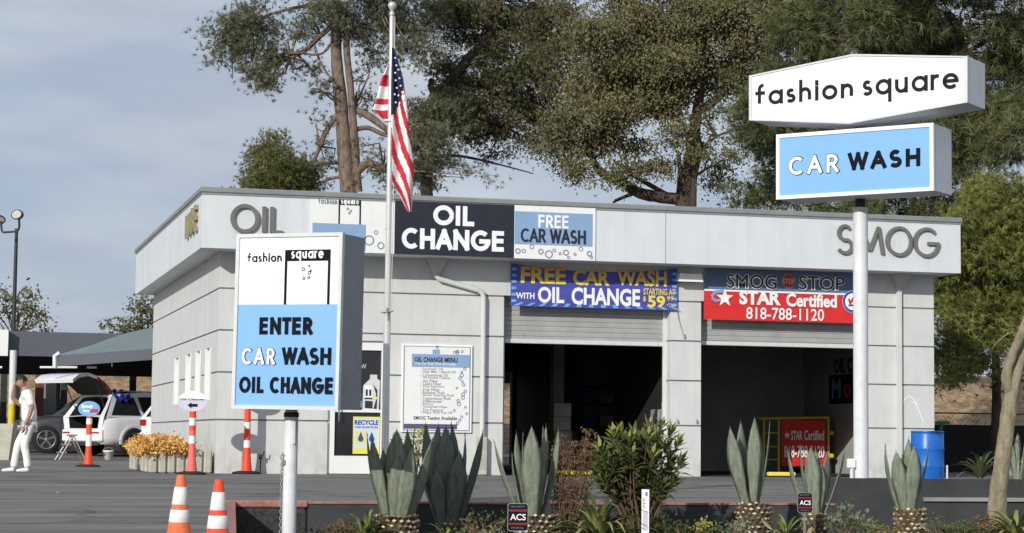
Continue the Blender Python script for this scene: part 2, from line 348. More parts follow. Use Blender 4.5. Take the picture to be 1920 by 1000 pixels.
M['gold'] = mat('banner_yellow', (.75, .56, .06), .6, scale=2.2, col2=(.85, .72, .12))
M['orange_y'] = mat('banner_orange', (.62, .27, .03), .6)
M['bblue'] = mat('banner_blue', (.055, .055, .33), .6, scale=3, stretch=(.4, 1, 2), col2=(.085, .1, .46))
M['bdark'] = mat('banner_dark_blue', (.12, .18, .31), .6, .1)
M['bcyan'] = mat('banner_cyan', (.16, .40, .72), .6, .15, 6)
M['bred'] = mat('banner_red', (.66, .028, .03), .6, .08, 3)
M['dred'] = mat('stop_red', (.5, .03, .04), .5)
M['dredd'] = mat('dark_red', (.20, .012, .018), .5); M['bubble'] = mat('bubble_line', (.22, .24, .36), .6)
M['greytxt'] = mat('grey_text', (.20, .21, .23), .7)
M['purple'] = mat('purple_band', (.10, .09, .17), .6)
M['lav'] = mat('lavender', (.56, .54, .66), .55, .1, 12)
M['yel'] = mat('yellow_paint', (.62, .50, .05), .5, .12, 6)
M['yelp'] = mat('poster_yellow', (.80, .70, .12), .5)
M['pblu'] = mat('poster_pale', (.62, .70, .72), .5)
M['rblue'] = mat('recycle_blue', (.02, .09, .42), .5)
M['orange'] = mat('cone_orange', (.80, .075, .025), .5, .12, 9)
M['orange2'] = mat('cone_orange_dirty', (.62, .12, .04), .65, scale=14, col2=(.78, .2, .08), stretch=(1, 1, .4))
M['pink'] = mat('faded_pink', (.80, .16, .14), .6, .1, 8)
M['refl'] = mat('reflective_white', (.74, .74, .70), .4, scale=30, col2=(.86, .86, .84), stretch=(1, 1, .5))
M['rubber'] = mat('rubber', (.018, .018, .018), .8, .3)
M['redkerb'] = mat('red_kerb_paint', (.30, .075, .07), .85, scale=9, col2=(.40, .25, .21), bump=.2)
M['charcoal'] = mat('charcoal_wall', (.033, .037, .039), .85, scale=1.7, col2=(.062, .067, .068), bump=.25, bscale=22)
M['speckle'] = mat('speckled_render', (.016, .016, .017), .9, scale=34, col2=(.085, .082, .08), bump=.7, bscale=60)
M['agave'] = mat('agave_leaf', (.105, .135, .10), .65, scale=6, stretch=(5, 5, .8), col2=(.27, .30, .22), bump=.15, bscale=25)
M['agave_shaded'] = mat('agave_leaf_shaded', (.08, .105, .095), .65, scale=6, stretch=(5, 5, .8), col2=(.185, .215, .185), bump=.15, bscale=25)  # darker leaf copy for the shaded agave: shade put into the colour
M['spine'] = mat('agave_spine', (.06, .045, .03), .7)
M['pina'] = mat('cut_leaf_base', (.52, .45, .29), .8, scale=9, col2=(.70, .64, .48))
M['deadleaf'] = mat('dead_agave_leaf', (.22, .17, .10), .9, scale=8, col2=(.40, .33, .22), bump=.4, bscale=25); M['pinad'] = mat('weathered_leaf_base', (.16, .12, .07), .9, scale=9, col2=(.32, .26, .16)); M['pinac'] = mat('agave_trunk', (.06, .045, .03), .95, .4, 12)
M['bark'] = mat('pine_bark', (.085, .06, .045), .95, scale=5, stretch=(2.2, 2.2, .7), col2=(.29, .22, .17), bump=1, bscale=7)
M['barkd'] = mat('dark_bark', (.07, .05, .04), .95, .4, 3, bump=.6, bscale=9, stretch=(2, 2, .5))
M['barkl'] = mat('smooth_pale_bark', (.15, .125, .075), .9, scale=5, stretch=(2.5, 2.5, .9), col2=(.36, .32, .22), bump=.9, bscale=14)
M['twig'] = mat('dry_twig', (.16, .10, .06), .9, .3, 6)
def leafm(n, a, b, t=.12): return mat(n, a, .6, scale=.55, col2=b, trans=t, spec=.25)
M['pine1'] = leafm('aleppo_needles', (.085, .095, .048), (.16, .165, .09)); M['pine2'] = leafm('aleppo_needles_light', (.14, .15, .085), (.24, .24, .155))
M['euc1'] = leafm('olive_leaves', (.08, .09, .035), (.16, .16, .07)); M['euc2'] = leafm('olive_leaves_brown', (.13, .12, .055), (.225, .20, .11))
M['oak1'] = leafm('broad_leaves', (.09, .095, .038), (.20, .185, .085)); M['oak2'] = leafm('broad_leaves_dark', (0.078, 0.090, 0.037), (0.139, 0.139, 0.062))
M['can1'] = leafm('long_needles', (.065, .08, .03), (.13, .145, .06)); M['can2'] = leafm('long_needles_light', (.115, .125, .05), (.20, .205, .09))
M['aca1'] = leafm('feathery_leaves', (.19, .21, .05), (.33, .335, .095), .3); M['aca2'] = leafm('feathery_leaves_dark', (.11, .13, .035), (.21, .22, .065), .3)
M['far1'] = leafm('far_leaves', (0.109, 0.124, 0.062), (0.186, 0.194, 0.109)); M['cyp'] = leafm('bush_leaves', (.11, .12, .035), (.21, .215, .07))
M['ol1'] = leafm('oleander_leaves', (.055, .075, .022), (.11, .135, .04)); M['ol2'] = leafm('oleander_tips', (.20, .22, .05), (.31, .31, .09))
M['yuc1'] = leafm('strap_leaves', (.16, .19, .05), (.36, .37, .12)); M['yuc2'] = leafm('strap_leaves_dark', (.05, .07, .025), (.10, .125, .045))
M['shr1'] = leafm('shrub_leaves', (.08, .11, .04), (.17, .2, .09)); M['shr2'] = leafm('shrub_pale', (.24, .26, .17), (.36, .37, .27))
M['lime'] = leafm('yellow_green_leaves', (.28, .30, .05), (.45, .44, .1)); M['dryb'] = leafm('dry_leaves', (.16, .10, .05), (.27, .18, .09))
M['flo'] = mat('orange_flowers', (.70, .40, .10), .8, scale=6, col2=(.82, .60, .25)); M['flo2'] = mat('rust_flowers', (.60, .30, .08), .8, .2)
M['stone'] = mat('planter_block', (.36, .35, .29), .9, scale=4, col2=(.52, .51, .43), bump=.4, bscale=25)
M['carwhite'] = mat('white_car_paint', (.80, .81, .83), .25, coat=.6); M['cargrey'] = mat('dark_car_paint', (.045, .05, .055), .3, coat=.6)
M['tyre'] = mat('tyre', (.015, .015, .016), .85); M['rim'] = mat('rim', (.32, .33, .34), .35, metal=.7)
M['tail'] = mat('tail_light', (.35, .012, .02), .25); M['trunk'] = mat('trunk_lining', (.02, .02, .021), .9); M['plastic'] = mat('dark_trim_plastic', (.035, .036, .038), .6)
M['canop'] = mat('charcoal_canopy', (.095, .105, .13), .6, .08, 1); M['awn'] = mat('teal_fabric', (.155, .2, .205), .8, scale=.7, col2=(.2, .245, .25)); M['under'] = mat('canopy_underside', (.05, .05, .055), .8, .2)
M['skinm'] = mat('skin', (.42, .235, .155), .55); M['cloth'] = mat('white_cloth', (.80, .79, .76), .85, .06, 9, bump=.9, bscale=9, stretch=(1, 1, .6)); M['hair'] = mat('black_hair', (.012, .01, .01), .6); M['shoe'] = mat('white_leather', (.8, .8, .79), .5)
M['bluep'] = mat('blue_drum', (.012, .13, .50), .35, .15, 4); M['green'] = mat('green_paint', (.02, .12, .05), .5); M['mesh'] = mat('fence_screen', (.012, .013, .013), .9, .4, 20)
M['rag'] = mat('blue_rag', (.012, .03, .30), .85, .3, 20); M['alu'] = mat('aluminium', (.42, .42, .42), .4, .1, 8, metal=.6); M['rust'] = mat('red_post', (.18, .06, .04), .7, .2)
M['tube'] = mat('light_tube', (.75, .75, .72), .4); M['box1'] = mat('carton', (.22, .2, .17), .8, .2); M['fred'] = mat('flag_red', (.50, .025, .045), .75); M['fwhite'] = mat('flag_white', (.78, .77, .76), .75); M['fblue'] = mat('flag_blue', (.018, .022, .075), .75)

# ---------------------------------------------------------------- ground
def gz(y):
    P = [(-60, -.97), (-28.2, -.97), (-28, -.84), (-22, -.41), (-14.7, -.09), (-2, 0), (6, 0), (18, .1), (26, .25), (60, .4)]
    for (a, za), (b, zb) in zip(P, P[1:]):
        if y <= b: return za+(zb-za)*(y-a)/(b-a)
    return P[-1][1]
def KX(y): return KX0 if y >= PY else onY(424, 1000, y).x
PY = -14.7                                     # face of the low planter wall
KX0 = onY(428, 960, PY).x; KX1 = onY(1566, 915, PY).x; KX2 = 40
def grid(name, xs, ys, zf, m):
    mb = MB(); n = len(ys)
    mb.add([(x, y, zf(x, y)) for x in xs for y in ys], [(i*n+j, (i+1)*n+j, (i+1)*n+j+1, i*n+j+1) for i in range(len(xs)-1) for j in range(n-1)], 0, True)
    return tag(mb.build(name, m), kind='structure')
grid('ground', [-900, 900], [-900, -60, 900], lambda x, y: -1.15, M['soil'])
ys = [-28, -25, -22, -20, -18, -16, PY+.15]
lot = MB()
xsl = [-70, -40, -20, -10, -6, -4, KX0]
n = len(ys); lot.add([(min(x, KX(y)-.3*i_) if x != KX0 else KX(y), y, gz(y)) for i_, x in zip(range(len(xsl)-1, -1, -1), xsl) for y in ys], [(i*n+j, (i+1)*n+j, (i+1)*n+j+1, i*n+j+1) for i in range(len(xsl)-1) for j in range(n-1)])
ys2 = [PY+.15, -12, -8, -4, -2, 0, 6, 12, 18, 26, 34]; xs2 = xsl+[2, 6, 10, 15, 20, 40, 70]
n = len(ys2); lot.add([(x, y, gz(y)) for x in xs2 for y in ys2], [(i*n+j, (i+1)*n+j, (i+1)*n+j+1, i*n+j+1) for i in range(len(xs2)-1) for j in range(n-1)])
tag(lot.build('parking_lot', M['asphalt']), kind='structure')
grid('planter_soil', [KX(-25)-1, 5, 12, 40], [-25, -21, -17, PY+.05], lambda x, y: -.66+(y+14.7)*.012, M['soil'])
grid('sidewalk', [KX(-28), 10, 70], [-28, -25], lambda x, y: -.80, M['concrete'])
grid('road', [-200, 200], [-60, -28], lambda x, y: -.97, M['road'])
def hillz(x, y):
    t = max(0, min(1, (y-25.5)/10)); q = min(1, t*3)*max(.3, 1-t*.5); return .1 + 3.3*t*t*(3-2*t) + .16*math.sin(x*.5+y*.7)*q + .10*math.sin(x*1.7-y*1.1)*q
grid('hillside', [-150+3*i for i in range(101)], [23.5+1.1*i for i in range(30)]+[70, 120, 300], hillz, M['dirt'])

# low wall round the planter, its red kerb, the raised stretch on the right
ZT = -.082; ZR = onY(1700, 898, PY).z
pw = thing('planter_wall', 'long charcoal painted low wall with a worn red kerb, standing in front of the building', 'wall', (KX0, PY, -.7))
b = MB(); b.box((KX0+.95, PY, -.8), (KX1, PY+.3, ZT-.022)); b.box((KX1, PY-.012, -.8), (KX2, PY+.28, ZR)); b.build('wall_body', M['charcoal'], pw)
b = MB(); b.box((KX0+.95, PY-.015, ZT-.022), (KX1-.003, PY+.31, ZT)); b.build('kerb_top', M['redkerb'], pw)
b = MB(); b.bbox((KX0+.06, PY-.02, -.8), (KX0+.948, PY+.3, ZT-.071), .03); b.build('kerb_end_face', M['speckle'], pw)
b = MB(); b.bbox((KX0, PY-.015, -.8), (KX0+.062, PY+.31, ZT-.03), .015); b.bbox((KX0, PY-.03, ZT-.07), (KX0+.945, PY+.32, ZT+.012), .015); 
for y0, y1 in zip([-25, -22, -19, -17, -16], [-22, -19, -17, -16, PY-.03]):
    za, zc = gz(y0)+.012, gz(y1)+.012; xa, xc = KX(y0), KX(y1); e_ = .10
    b.add([(xa-.02, y0, za), (xa+e_, y0, za), (xc+e_, y1, zc), (xc-.02, y1, zc), (xa-.02, y0, -.9), (xa+e_, y0, -.9), (xc+e_, y1, -.9), (xc-.02, y1, -.9)], [(0, 1, 2, 3), (4, 5, 1, 0), (1, 5, 6, 2), (3, 7, 4, 0)])
b.build('kerb_end_edge', M['redkerb'], pw)
lx = onY(1730, 930, PY).x; lz = onY(1800, 933, PY).z
b = MB(); b.box((lx, PY-.05, lz-.05), (KX2, PY-.0125, lz)); b.build('ledge', M['concrete'], pw)

# ---------------------------------------------------------------- the building
BW, BD, ZB, ZF, FY, FX0, FX1 = 14.72, 12.88, 4.166, 5.2, -.732, -.445, 14.964
GR = [1.006, 1.898, 2.689, 3.478]
bl = thing('car_wash_building', 'low grey stucco oil change building with a deep white fascia and two open service bays', 'building')
def zblocks(z0, z1):
    e = [z0]+[g for g in GR if z0+.02 < g < z1-.02]+[z1]
    return [(a+(.016 if a in GR else 0), c-(.016 if c in GR else 0)) for a, c in zip(e, e[1:])]
fw_ = MB(); bk = MB()
for x0, x1, z0 in ((0, 2.11, 0), (2.125, 3.255, 2.55), (3.27, 5.55, 0), (5.5505, 8.9795, 3.498), (8.98, 9.63, 0), (9.6305, 13.2, 3.498), (13.2005, 14.72, 0)):
    for a, c in zblocks(z0, ZB): fw_.box((x0, 0, a), (x1, .26, c))
    bk.box((x0+.01, .022, z0+.012), (x1-.01, .24, ZB-.002), 0)
fw_.build('front_wall', M['wall'], bl); bk.build('front_wall_grooves', M['groove'], bl)
# side wall with four tall recessed slots
SL = [(6.75, 7.65), (4.45, 5.4), (2.75, 3.6), (1.15, 1.98)]; sw = MB(); sk = MB(); sp = MB(); cuts = [.262]
spans = []; y = .262
for a, c in sorted(SL): spans += [(y, a, 0, ZB), (a, c, 0, 1.39), (a, c, 2.41, ZB)]; y = c
spans.append((y, BD, 0, ZB))
for y0, y1, z0, z1 in spans:
    for a, c in zblocks(z0, z1): sw.box((0, y0, a), (.25, y1-.0005, c))
    sk.box((.022, y0+.0, z0+.004), (.24, y1, z1-.004))
sw.build('side_wall', M['wall'], bl); sk.build('side_wall_grooves', M['groove'], bl)
for a, c in SL:
    b = MB(); b.box((.16, a, 1.39), (.2, c, 2.41)); win = b.build('slot_window', M['soffit'], bl)
    b = MB()
    for q in ((a, a+.07, 1.392, 2.408), (c-.07, c, 1.392, 2.408)): b.box((-.012, q[0], q[2]), (.159, q[1], q[3]))
    b.build('window_jamb', M['white'], win, split=True)
b = MB()
for a, c in zblocks(0, ZB): b.box((BW-.25, .262, a), (BW, BD, c))
b.build('side_wall', M['wall'], bl)
b = MB(); b.box((BW-.23, .264, .004), (BW-.02, BD-.002, ZB-.004)); b.build('side_wall_grooves', M['groove'], bl)
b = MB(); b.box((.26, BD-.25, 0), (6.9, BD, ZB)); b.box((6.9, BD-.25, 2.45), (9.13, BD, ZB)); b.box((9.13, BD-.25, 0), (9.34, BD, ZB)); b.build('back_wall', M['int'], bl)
b = MB(); b.box((9.3405, BD-.25, 0), (BW-.26, BD, ZB)); b.build('back_wall', M['intw'], bl)
b = MB(); b.box((11.3, 6.2, .021), (BW-.26, 6.32, ZB-.13)); b.build('bay_wall', M['intw'], bl)
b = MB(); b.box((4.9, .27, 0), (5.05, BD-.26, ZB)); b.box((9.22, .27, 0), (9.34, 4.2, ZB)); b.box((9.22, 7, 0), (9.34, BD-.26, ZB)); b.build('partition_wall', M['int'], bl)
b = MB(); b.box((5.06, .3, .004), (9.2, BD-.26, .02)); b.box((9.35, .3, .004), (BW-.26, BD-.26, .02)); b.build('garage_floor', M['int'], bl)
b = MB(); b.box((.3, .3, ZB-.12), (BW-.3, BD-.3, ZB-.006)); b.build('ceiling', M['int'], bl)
b = MB(); p = onY(1529, 750, 6.05); b.box((p.x-.08, 5.98, .021), (p.x+.08, 6.14, ZB-.13)); b.build('inner_post', M['dark'], bl)
b = MB(); b.box((FX0, FY, ZB), (FX1, BD+.16, ZF)); b.build('fascia', M['fascia'], bl)
b = MB()
for x in (8.62,): b.box((x-.006, FY-.002, ZB+.004), (x+.006, FY, ZF-.004))
b.build('fascia_joint', M['trim'], bl)
b = MB(); b.bbox((FX0-.035, FY-.035, ZF+.001), (FX1+.035, BD+.2, ZF+.1), .012); b.box((FX0-.012, FY-.012, ZF-.04), (FX1+.012, BD+.17, ZF)); b.build('roof_trim', M['trim'], bl)
# the raised letters of the fascia
FF = Fr((0, FY, 0), (1, 0, 0), (0, 0, 1))
def stbox(mb, fr, s, p0, p1, sw, mi=0, h=.004, depth=0, track=1.55): strokes(mb, fr, s, fr.hit(*p0), fr.hit(*p1), sw, mi, h, depth, track)
def txbox(mb, fr, s, p0, p1, mi=0, h=.004, bold=0, shear=0): text(mb, fr, s, fr.hit(*p0), fr.hit(*p1), mi, h, bold, shear)
b = MB(); stbox(b, FF, 'OIL', (431, 437), (533, 386), .072, 0, .002, .06, 2.0); b.build('fascia_letters', M['letter'], bl)
b = MB(); stbox(b, FF, 'SMOG', (1567, 477), (1760, 428), .062, 0, .002, .06, 1.8); b.build('fascia_letters', M['letter'], bl)
LF = Fr((FX0, 0, 0), (0, -1, 0), (0, 0, 1))
b = MB(); x0, z0 = LF.hit(352, 448); x1, z1 = LF.hit(373, 394); strokes(b, LF, 'LUBE', (x0, 4.52), (x1, 5.02), .09, 0, .002, .06, 2.6); tag(b.build('fascia_letters', M['brass'], bl), 'brass coloured letters of the word LUBE')
# roller doors, part raised
for x0, x1, zb in ((5.55, 8.98, 2.58), (9.63, 13.2, 2.63)):
    b = MB(); z = 3.72; k = 0
    while z > zb+.09:
        b.add([(x0, .262, z), (x1, .262, z), (x1, .25, z-.02), (x0, .25, z-.02), (x1, .25, z-.085), (x0, .25, z-.085), (x1, .262, z-.1), (x0, .262, z-.1)], [(1, 0, 3, 2), (2, 3, 5, 4), (4, 5, 7, 6)]); z -= .1
    d = b.build('roller_door', M['rolld'], bl)
    b = MB(); b.bbox((x0, .225, zb), (x1, .275, zb+.085), .01); b.build('bottom_rail', M['sframe'], d)
for x0 in (5.552, 8.90, 9.632, 13.12):
    b = MB(); b.box((x0, .21, 0.02), (x0+.078, .248, 3.49)); b.build('door_track', M['sframe'] if x0 in (8.90,) else M['galv'], bl)
# glass entrance door
b = MB(); b.box((2.125, .06, .012), (2.255, .2, 2.55)); b.box((3.15, .06, .012), (3.255, .2, 2.55)); b.box((2.256, .06, 2.37), (3.149, .2, 2.548)); b.box((2.256, .06, .012), (3.149, .2, .35)); b.box((2.256, .075, 1.18), (3.149, .18, 1.23))
dr = b.build('entrance_door', M['white'], bl)
b = MB(); b.box((2.256, .115, .351), (3.149, .135, 1.179)); b.box((2.256, .115, 1.231), (3.149, .135, 2.369)); b.build('door_glass', M['glass'], dr)
b = MB(); b.tube([(2.33, .05, 1.0), (2.33, .0, 1.03), (2.33, .0, 1.4), (2.33, .05, 1.43)], .014, 8); b.build('door_handle', M['galv'], dr)
# downspouts with their hoppers
WF = Fr((0, 0, 0), (1, 0, 0), (0, 0, 1))
def hopper(xc, zb):
    b = MB(); t, q = .19, .06
    b.add([(xc-t, -.26, ZB-.004), (xc+t, -.26, ZB-.004), (xc+t, -.004, ZB-.004), (xc-t, -.004, ZB-.004), (xc-q, -.14, zb), (xc+q, -.14, zb), (xc+q, -.004, zb), (xc-q, -.004, zb)], [(0, 1, 5, 4), (1, 2, 6, 5), (2, 3, 7, 6), (3, 0, 4, 7), (4, 5, 6, 7)]); return b
d = hopper(4.16, 3.87).build('downspout_hopper', M['soffit'], bl)
b = MB(); b.tube([(4.17, -.08, 3.9), (4.17, -.08, 3.83), (4.24, -.08, 3.77), (5.0, -.08, 3.58), (5.09, -.08, 3.53), (5.12, -.08, 3.43), (5.12, -.08, .75)], .052, 12)
b.build('downspout', M['wall'], bl)
b = MB(); b.bbox((5.03, -.15, 0), (5.22, -.005, .74), .02); b.build('downspout_guard', M['stone'], bl)
hopper(13.92, 3.88).build('downspout_hopper', M['soffit'], bl)
b = MB(); b.box((13.865, -.09, .02), (13.96, -.004, 3.88)); b.build('downspout', M['wall'], bl)
b = MB(); GFr = Fr((0, -.003, 0), (1, 0, 0), (0, 0, 1)); b.ribbon([GFr.hit(*q) for q in ((1692, 759), (1697, 748), (1704, 743), (1711, 746), (1717, 756), (1724, 772), (1731, 792))], .018, GFr, 0, 0); b.ribbon([GFr.hit(*q) for q in ((1707, 753), (1714, 755), (1722, 759))], .016, GFr, .0012, 0); b.ribbon([GFr.hit(*q) for q in ((1714, 764), (1722, 748))], .014, GFr, .0018, 0); tag(b.build('graffiti', M['signface'], bl), 'white painted scrawl on the right end of the front wall')
for q in ((1269, 787), (1305, 787)): x, z = GFr.hit(*q); b = MB(); b.tube([(x, 0, z), (x, -.04, z), (x+.01, -.05, z-.04), (x, -.03, z-.07)], .012, 6); b.build('wall_hook', M['galv'], bl)
# wall light over the pillar
wl = thing('wall_light', 'white wedge shaped wall light on the pillar between the two bays', 'wall light', (9.3, 0, 3.9))
b = MB(); b.add([(9.1, -.03, 4.02), (9.55, -.03, 4.02), (9.55, -.24, 4.02), (9.1, -.24, 4.02), (9.06, -.03, 3.88), (9.58, -.03, 3.88), (9.58, -.26, 3.86), (9.06, -.26, 3.86)], [(0, 1, 2, 3), (7, 6, 5, 4), (3, 2, 6, 7), (1, 5, 6, 2), (0, 3, 7, 4)]); b.build('lamp_shade', M['signface'], wl)
b = MB(); b.box((9.16, -.03, 3.85), (9.5, -.002, 4.04)); b.build('mounting_plate', M['soffit'], wl)

# ---------------------------------------------------------------- signs on the fascia
def bubbles(mb, fr, lst, mi, h=.004):
    for px, py, r in lst:
        x, y = fr.hit(px, py); rr = r*.0097; mb.ring(fr, x, y, rr, .022 if r > 4 else .016, h, mi, 16)
def panel(name, label, x0, x1, z0, z1, m, cat='sign'):
    t = thing(name, label, cat, ((x0+x1)/2, FY, z0)); b = MB(); b.box((x0, FY-.03, z0), (x1, FY-.003, z1)); b.build('panel', m, t); return t
PF = Fr((0, FY-.03, 0), (1, 0, 0), (0, 0, 1))
t = panel('fascia_sign', 'white fascia panel with a fashion square logo, left of the flagpole', 1.58, 3.19, 4.172, 5.15, M['white'])
b = MB()
def logo(b, fr, P, sw=.03):   # header bar and two legs of the open square: P = px corners
    (hx0, hy0), (hx1, hy1), yb = fr.hit(*P[0]), fr.hit(*P[1]), fr.hit(*P[2])[1]
    b.rect(fr, hx0, hy1, hx1, hy0, .003); b.rect(fr, hx0, yb, hx0+sw, hy1, .003); b.rect(fr, hx1-sw, yb, hx1, hy1, .003)
logo(b, PF, [(635, 374), (677, 386), (640, 420)])
b.build('logo', M['black'], t)
b = MB(); stbox(b, PF, 'fashion', (597, 382.5), (632, 371.5), .017, 0, .003, 0, 1.9); b.build('lettering', M['greytxt'], t)
b = MB(); stbox(b, PF, 'square', (639, 386), (673, 376), .026, 0, .006, 0, 1.6); b.build('lettering', M['signface'], t)
x0, z1 = PF.hit(586, 418); x1, _ = PF.hit(686, 422); b = MB(); b.rect(PF, x0, 4.21, x1, z1, .004); b.build('blue_block', M['pblue'], t)
b = MB(); bubbles(b, PF, [(692, 451, 9), (705, 436, 3.5), (714, 461, 6), (727, 430, 4), (652, 392, 1.8), (658, 396, 1.5), (655, 400, 1.5)], 0); b.build('bubbles', M['bubble'], t)
t = panel('fascia_sign', 'dark navy fascia panel reading OIL CHANGE in bold white letters', 3.2, 5.53, 4.175, 5.185, M['navy'])
b = MB(); stbox(b, PF, 'OIL', (812, 422), (889, 387.5), .088, 0, .003, 0, 1.6); stbox(b, PF, 'CHANGE', (753, 466), (945, 434), .088, 0, .003, 0, 1.5); b.build('lettering', M['signface'], t)
t = panel('fascia_sign', 'white fascia panel reading FREE CAR WASH on pale blue above a row of bubbles', 5.54, 7.17, 4.165, 5.19, M['white'])
x0, z1 = PF.hit(965, 396); x1, z0 = PF.hit(1111, 463); b = MB(); b.rect(PF, 5.545, z0, x1, z1, .003); b.build('blue_block', M['pblue'], t)
b = MB(); stbox(b, PF, 'FREE', (1009, 427), (1066, 405), .045, 0, .006, 0, 1.55); b.build('lettering', M['signface'], t)
b = MB(); stbox(b, PF, 'CAR WASH', (976, 454), (1098, 432.5), .045, 0, .006, 0, 1.45); b.build('lettering', M['navy'], t)
b = MB(); bubbles(b, PF, [(971, 471, 4.5), (982, 471, 3.5), (997, 463, 4), (1014, 472, 4.5), (1029, 477, 7), (1039, 470, 3), (1050, 476, 2.4), (1061, 474, 5), (1066, 483, 2.5), (1078, 477, 2.4), (1089, 467, 4), (1105, 476, 4.5), (1109, 483, 2.5)], 0, .006); b.build('bubbles', M['bubble'], t)

m_ = M['gold']; t_ = m_.node_tree; tcx = t_.nodes.new('ShaderNodeTexCoord'); sp = t_.nodes.new('ShaderNodeSeparateXYZ'); mr = t_.nodes.new('ShaderNodeMapRange'); mr.inputs[1].default_value = .52; mr.inputs[2].default_value = .80
rp_ = t_.nodes.new('ShaderNodeValToRGB'); rp_.color_ramp.elements[0].color = (.80, .66, .08, 1); rp_.color_ramp.elements[1].color = (.62, .24, .03, 1); t_.links.new(tcx.outputs['Object'], sp.inputs[0]); t_.links.new(sp.outputs[2], mr.inputs[0]); t_.links.new(mr.outputs[0], rp_.inputs[0]); t_.links.new(rp_.outputs[0], t_.nodes['Principled BSDF'].inputs['Base Color'])
# ---------------------------------------------------------------- banners over the bays
BF = Fr((0, -.06, 0), (1, 0, 0), (0, 0, 1))
bn = thing('banner', 'blue banner reading FREE CAR WASH WITH OIL CHANGE hung over the first bay', 'banner', (7.38, -.06, 3.28))
def cloth(x0, x1, z0, z1, sag, amp, seed):
    nx, nz = 36, 10; vs = []
    for i in range(nx+1):
        for j in range(nz+1):
            u, v = i/nx, j/nz; z = z0+(z1-sag*4*u*(1-u)-z0)*v
            vs.append((x0+(x1-x0)*u, -.06 + amp*math.sin(u*9+seed+v*2)*(.3+v*.7), z))
    return vs, [(i*(nz+1)+j, (i+1)*(nz+1)+j, (i+1)*(nz+1)+j+1, i*(nz+1)+j+1) for i in range(nx) for j in range(nz)], nx, nz
vs, fs, nx, nz = cloth(5.67, 9.1, 3.29, 4.13, .12, .006, 0)
b = MB(); b.add(vs, fs, 0, True); b.add([(x, y+.012, z) for x, y, z in vs], [f[::-1] for f in fs], 0, True); b.build('cloth', M['bblue'], bn)
b = MB()
for i in range(14):                                    # pale rays round the border
    x = 5.9+i*.235; s = (x-7.4)*.10; b.sheet([(x-.05+s, 3.30), (x+.06+s, 3.30), (x+.045, 3.365), (x-.04, 3.365)], BF, .012)
for i in range(6):
    z = 3.36+i*.125; b.sheet([(5.68, z), (5.78, z+.01), (5.78, z+.055), (5.68, z+.065)], BF, .012); b.sheet([(8.99, z+.01), (9.09, z), (9.09, z+.065), (8.99, z+.055)], BF, .012)
b.build('border_rays', M['bcyan'], bn)
b = MB(); txbox(b, BF, 'FREE', (976, 531), (1061, 502), 0, .013, .035); txbox(b, BF, 'CAR', (1074, 535), (1143, 507), 0, .013, .035); txbox(b, BF, 'WASH', (1156, 535.5), (1250, 508), 0, .013, .035)
x0, z0 = BF.hit(1204, 553); txbox(b, BF, 'STARTING AT', (1206, 553), (1266, 542.5), 0, .013, .02); txbox(b, BF, '59', (1214, 577), (1247, 555), 0, .013, .035); txbox(b, BF, '$', (1205, 566), (1211, 556), 0, .013, .02); txbox(b, BF, '99', (1250, 564), (1263, 556), 0, .013, .02); txbox(b, BF, '+TAX', (1250, 575), (1265, 569.5), 0, .013, .01)
b.build('lettering', M['gold'], bn)
b = MB(); txbox(b, BF, 'WITH', (967, 560), (1002, 549.5), 0, .013, .03); txbox(b, BF, 'OIL', (1008, 568), (1058, 539), 0, .013, .035); txbox(b, BF, 'CHANGE', (1071, 571.5), (1200, 542.5), 0, .013, .035); b.build('lettering', M['signface'], bn)
b = MB(); b.tube([(9.1, -.05, 3.3), (9.16, -.02, 3.1), (9.28, -.01, 2.72)], .006, 5); b.tube([(9.27, -.02, 2.82), (9.28, -.02, 2.74)], .018, 6); b.build('tie_cord', M['galv'], bn)
bn = thing('banner', 'two tone banner reading SMOG STOP and STAR Certified hung over the second bay', 'banner', (11.5, -.06, 3.13))
vs, fs, nx, nz = cloth(9.69, 13.17, 3.66, 4.155, .0, .004, 1); b = MB(); b.add(vs, fs, 0, True); b.build('upper_cloth', M['bdark'], bn)
vs, fs, nx, nz = cloth(9.66, 13.17, 3.13, 3.72, .0, .008, 2); b = MB(); b.add([(x, y-.012, z) for x, y, z in vs], fs, 0, True); b.build('lower_cloth', M['bred'], bn)
b = MB(); b.box((9.67, -.085, 3.70), (13.17, -.075, 3.735)); b.build('white_edge', M['signface'], bn)
B2 = Fr((0, -.085, 0), (1, 0, 0), (0, 0, 1))
def serif(b, s, p0, p1, mi0, mi1):
    txbox(b, B2, s, (p0[0]-.8, p0[1]+1), (p1[0]+.8, p1[1]-.8), mi0, .004, .055); txbox(b, B2, s, p0, p1, mi1, .008, .0)
b = MB(); serif(b, 'SMOG', (1363, 540), (1456, 516.5), 1, 0); serif(b, 'STOP', (1498, 543), (1583, 520), 1, 0); b.build('lettering', [M['navy'], M['signface']], bn)
b = MB(); cx, cz = B2.hit(1478, 527.5); o8 = lambda r: [(cx+r*math.cos(R_(22.5+45*i)), cz+r*math.sin(R_(22.5+45*i))) for i in range(8)]
b.sheet(o8(.155), B2, .004, 1); b.sheet(o8(.145), B2, .007, 0); txbox(b, B2, 'STOP', (1467, 532.5), (1490, 523), 1, .010, .02); b.build('stop_emblem', [M['dred'], M['soffit']], bn)
b = MB(); txbox(b, B2, 'STAR', (1386, 571), (1464, 546.5), 0, .006, .045); txbox(b, B2, 'Certified', (1474, 575), (1569, 553), 0, .006, .035); txbox(b, B2, '818-788-1120', (1399, 598.5), (1545, 580), 0, .006, .01); b.build('lettering', M['signface'], bn)
b = MB(); cx, cz = B2.hit(1359, 559); b.sheet([(cx+(.19 if i % 2 == 0 else .075)*math.sin(R_(36*i)), cz+(.19 if i % 2 == 0 else .075)*math.cos(R_(36*i))) for i in range(10)], B2, .008, 0)
